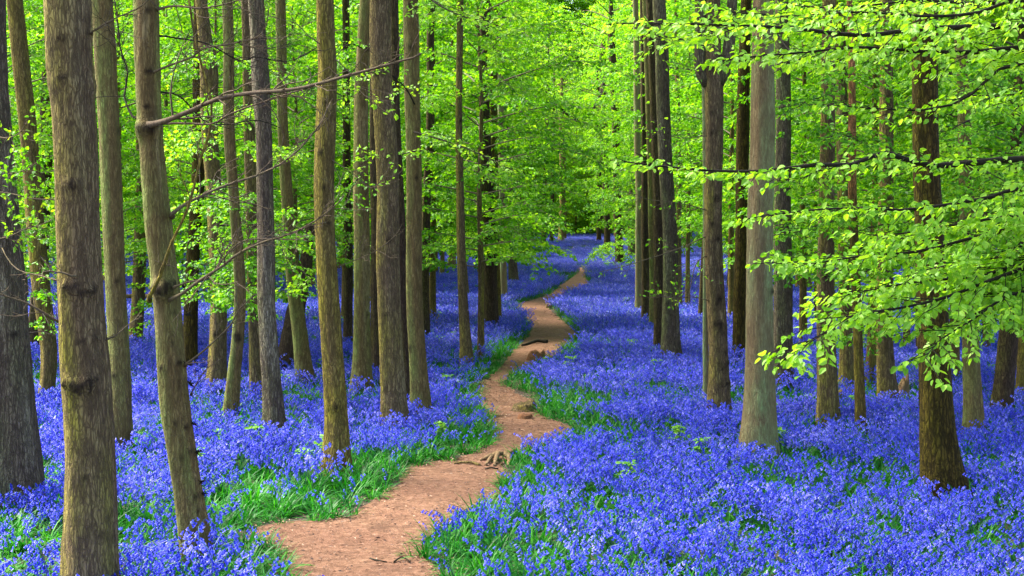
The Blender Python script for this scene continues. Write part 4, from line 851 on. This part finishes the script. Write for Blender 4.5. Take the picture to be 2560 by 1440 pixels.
# the wood beyond, one mass
n = 260; y = rng.uniform(126, 180, n); x = rng.uniform(-1, 1, n)*(.42*y); x[:40] = rng.uniform(-10, 18, 40); x[:14] = np.linspace(-3, 13, 14); y[:14] = rng.uniform(163, 176, 14)
srcs = []
for k in range(4):
    a = FARC[k]; o = bpy.data.objects.new('wood_%d' % k, a); srcs.append(o)
zz = np.full(n, -1.5); zz[40:90] = -7; x[40:90] = rng.uniform(-14, 22, 50); y[40:90] = rng.uniform(136, 150, 50); zz[90:120] = -6; glade = (np.abs(x-5) < 11) & (y < 160); zz[glade] = -11; kp_ = ~glade | (rng.random(n) < .22); x, y, zz = x[kp_], y[kp_], zz[kp_]; n = len(x)
scatter('distant_woodland', srcs, np.stack([x, y, gh(x, y)+zz], 1), np.stack([np.zeros(n), np.zeros(n), rng.random(n)*6.28], 1), np.where(np.arange(n) < 14, 1.75, 1)*np.where((np.arange(n) >= 14) & (np.arange(n) < 34), 1.5, np.where(np.arange(n) < 14, 1, rng.uniform(.95, 1.4, n))), rng.integers(0, 4, n), 'bright green mass of leaves closing the view beyond the clearing', 'woodland')

# ------------------------------------------------------------------ stumps, logs, roots
def stump(px, py, wpx, hpx, mat, label, name='tree_stump', jag=.3, sx=1.0, slope=0.0):
    b = gp(px, py); k = b.y/F; r = wpx*k/2; h = hpx*k; mb = MB(); seg = 22; rs = random.Random(px)
    lev = [0, .25, .5, .75, .95]; th = np.linspace(0, 2*np.pi, seg, endpoint=False); V = []
    jg = np.array([rs.uniform(-jag, jag) for _ in range(seg)]); jg = (jg+np.roll(jg, 1))/2
    for l in lev:
        rad = r*(1.15-.35*l+.08*np.sin(3*th+px)+.05*np.sin(7*th))
        V.append(np.stack([rad*np.cos(th)*sx, rad*np.sin(th)*.8, -.02+h*l*(1+jg*l+slope*np.cos(th)*l)], 1))
    V.append(np.stack([r*.45*np.cos(th)*sx, r*.4*np.sin(th), np.full(seg, h*.72)+jg*h*.3], 1)); V.append(np.array([[0, 0, h*.6]]))
    V = np.concatenate(V); Q = []
    for a in range(5):
        for j in range(seg): Q.append([a*seg+j, a*seg+(j+1) % seg, (a+1)*seg+(j+1) % seg, (a+1)*seg+j])
    Tt = [[5*seg+j, 5*seg+(j+1) % seg, 6*seg] for j in range(seg)]
    A = np.zeros((len(V), 3)); A[:, 0] = rng.random(len(V))*.8; A[5*seg:, 1] = .5
    mb.add(V, Q, Tt, 0, A); o = mb.build(name, mat, loc=b, smooth=True); return tag(o, label, 'stump')
stump(1312, 1030, 62, 26, BARK['brown'], 'low grey brown stump at the path bend above a smaller stump', slope=.3)
stump(1313, 1049, 38, 17, ORANGEWOOD, 'small orange rotten stump on the path below the grey stump', jag=.15)
stump(1342, 902, 50, 24, ORANGEWOOD, 'split orange brown stump half buried in bluebells beside the path', jag=.6)
stump(1372, 772, 16, 14, WOOD, 'tiny pale stub at the grassy far bend', jag=.3)
stump(2254, 1012, 40, 62, WOOD, 'tan pale stump standing in flowers behind a brown trunk', slope=.5, jag=.2)
def stick(pts, r0, r1, mat, label, name='fallen_branch', dz=.02, cat='branch', side=()):
    P = [np.array(gp(x, y))+[0, 0, dz+h] for x, y, h in pts]; b = P[0].copy(); Q = resample([p-b for p in P], .05); mb = MB()
    tube(mb, Q, np.linspace(r0, r1, len(Q)), 9, 0, .5, .18)
    for s_ in side:
        S_ = resample([np.array(gp(x, y))+[0, 0, dz+h]-b for x, y, h in s_], .05); tube(mb, S_, np.linspace(r1*1.2, r1*.4, len(S_)), 6, 0, .5, .15)
    return tag(mb.build(name, mat, loc=Vector(b), smooth=True), label, cat)
stick([(1305, 868, 0), (1325, 864, .01), (1345, 860, .03), (1368, 861, .02)], .018, .035, DTWIG, 'dark fallen branch lying across the middle of the path', dz=.03)
stick([(1215, 1168, .0), (1230, 1156, .03), (1245, 1150, .045), (1265, 1150, .04), (1288, 1144, .03)], .014, .027, WOOD, 'knotted pale exposed root curling at the right path edge', 'exposed_root', .02, 'root',
      side=[[(1245, 1150, .04), (1240, 1162, .02), (1236, 1172, -.01)], [(1265, 1150, .04), (1274, 1158, .02), (1270, 1170, -.01)], [(1230, 1156, .03), (1216, 1154, .02), (1200, 1158, -.01)]])
stick([(1135, 1166, 0), (1155, 1164, .01), (1180, 1166, .01), (1200, 1168, 0)], .010, .016, BARK['brown'], 'brown root ridge running over the path towards the pale root', 'exposed_root', .015, 'root')
stick([(1212, 1180, 0), (1228, 1179, .01), (1246, 1180, 0)], .009, .006, DTWIG, 'short dark stick on the path beneath the pale root')
stick([(1065, 845, .12), (1085, 842, .16), (1100, 838, .18), (1125, 840, .12), (1150, 842, .12)], .04, .02, WOOD, 'bleached fallen branch among bluebells by the slender pole trunk', side=[[(1100, 838, .18), (1092, 832, .22), (1098, 824, .3)]])
stick([(300, 778, .35), (335, 776, .35), (380, 776, .35)], .06, .05, WOOD, 'pale fallen log lying in the far bluebells at left', 'fallen_log', cat='log')
stick([(2100, 1018, .12), (2118, 1014, .15), (2140, 1016, .12)], .055, .06, BARK['moss'], 'mossy brown log between the double ridged trunk and mossy pole', 'fallen_log', cat='log')
stick([(1198, 955, 0), (1212, 952, .01), (1228, 953, 0)], .008, .006, DTWIG, 'thin dark stick across the narrow middle path')
stick([(925, 1412, 0), (945, 1415, .01), (968, 1413, 0)], .006, .004, DTWIG, 'left twig of two lying on the nearest stretch of path')
stick([(985, 1414, 0), (1005, 1411, .01), (1026, 1414, 0)], .006, .004, DTWIG, 'right twig of two lying on the nearest stretch of path')

ground_cover()
print('objects', len(S.objects))
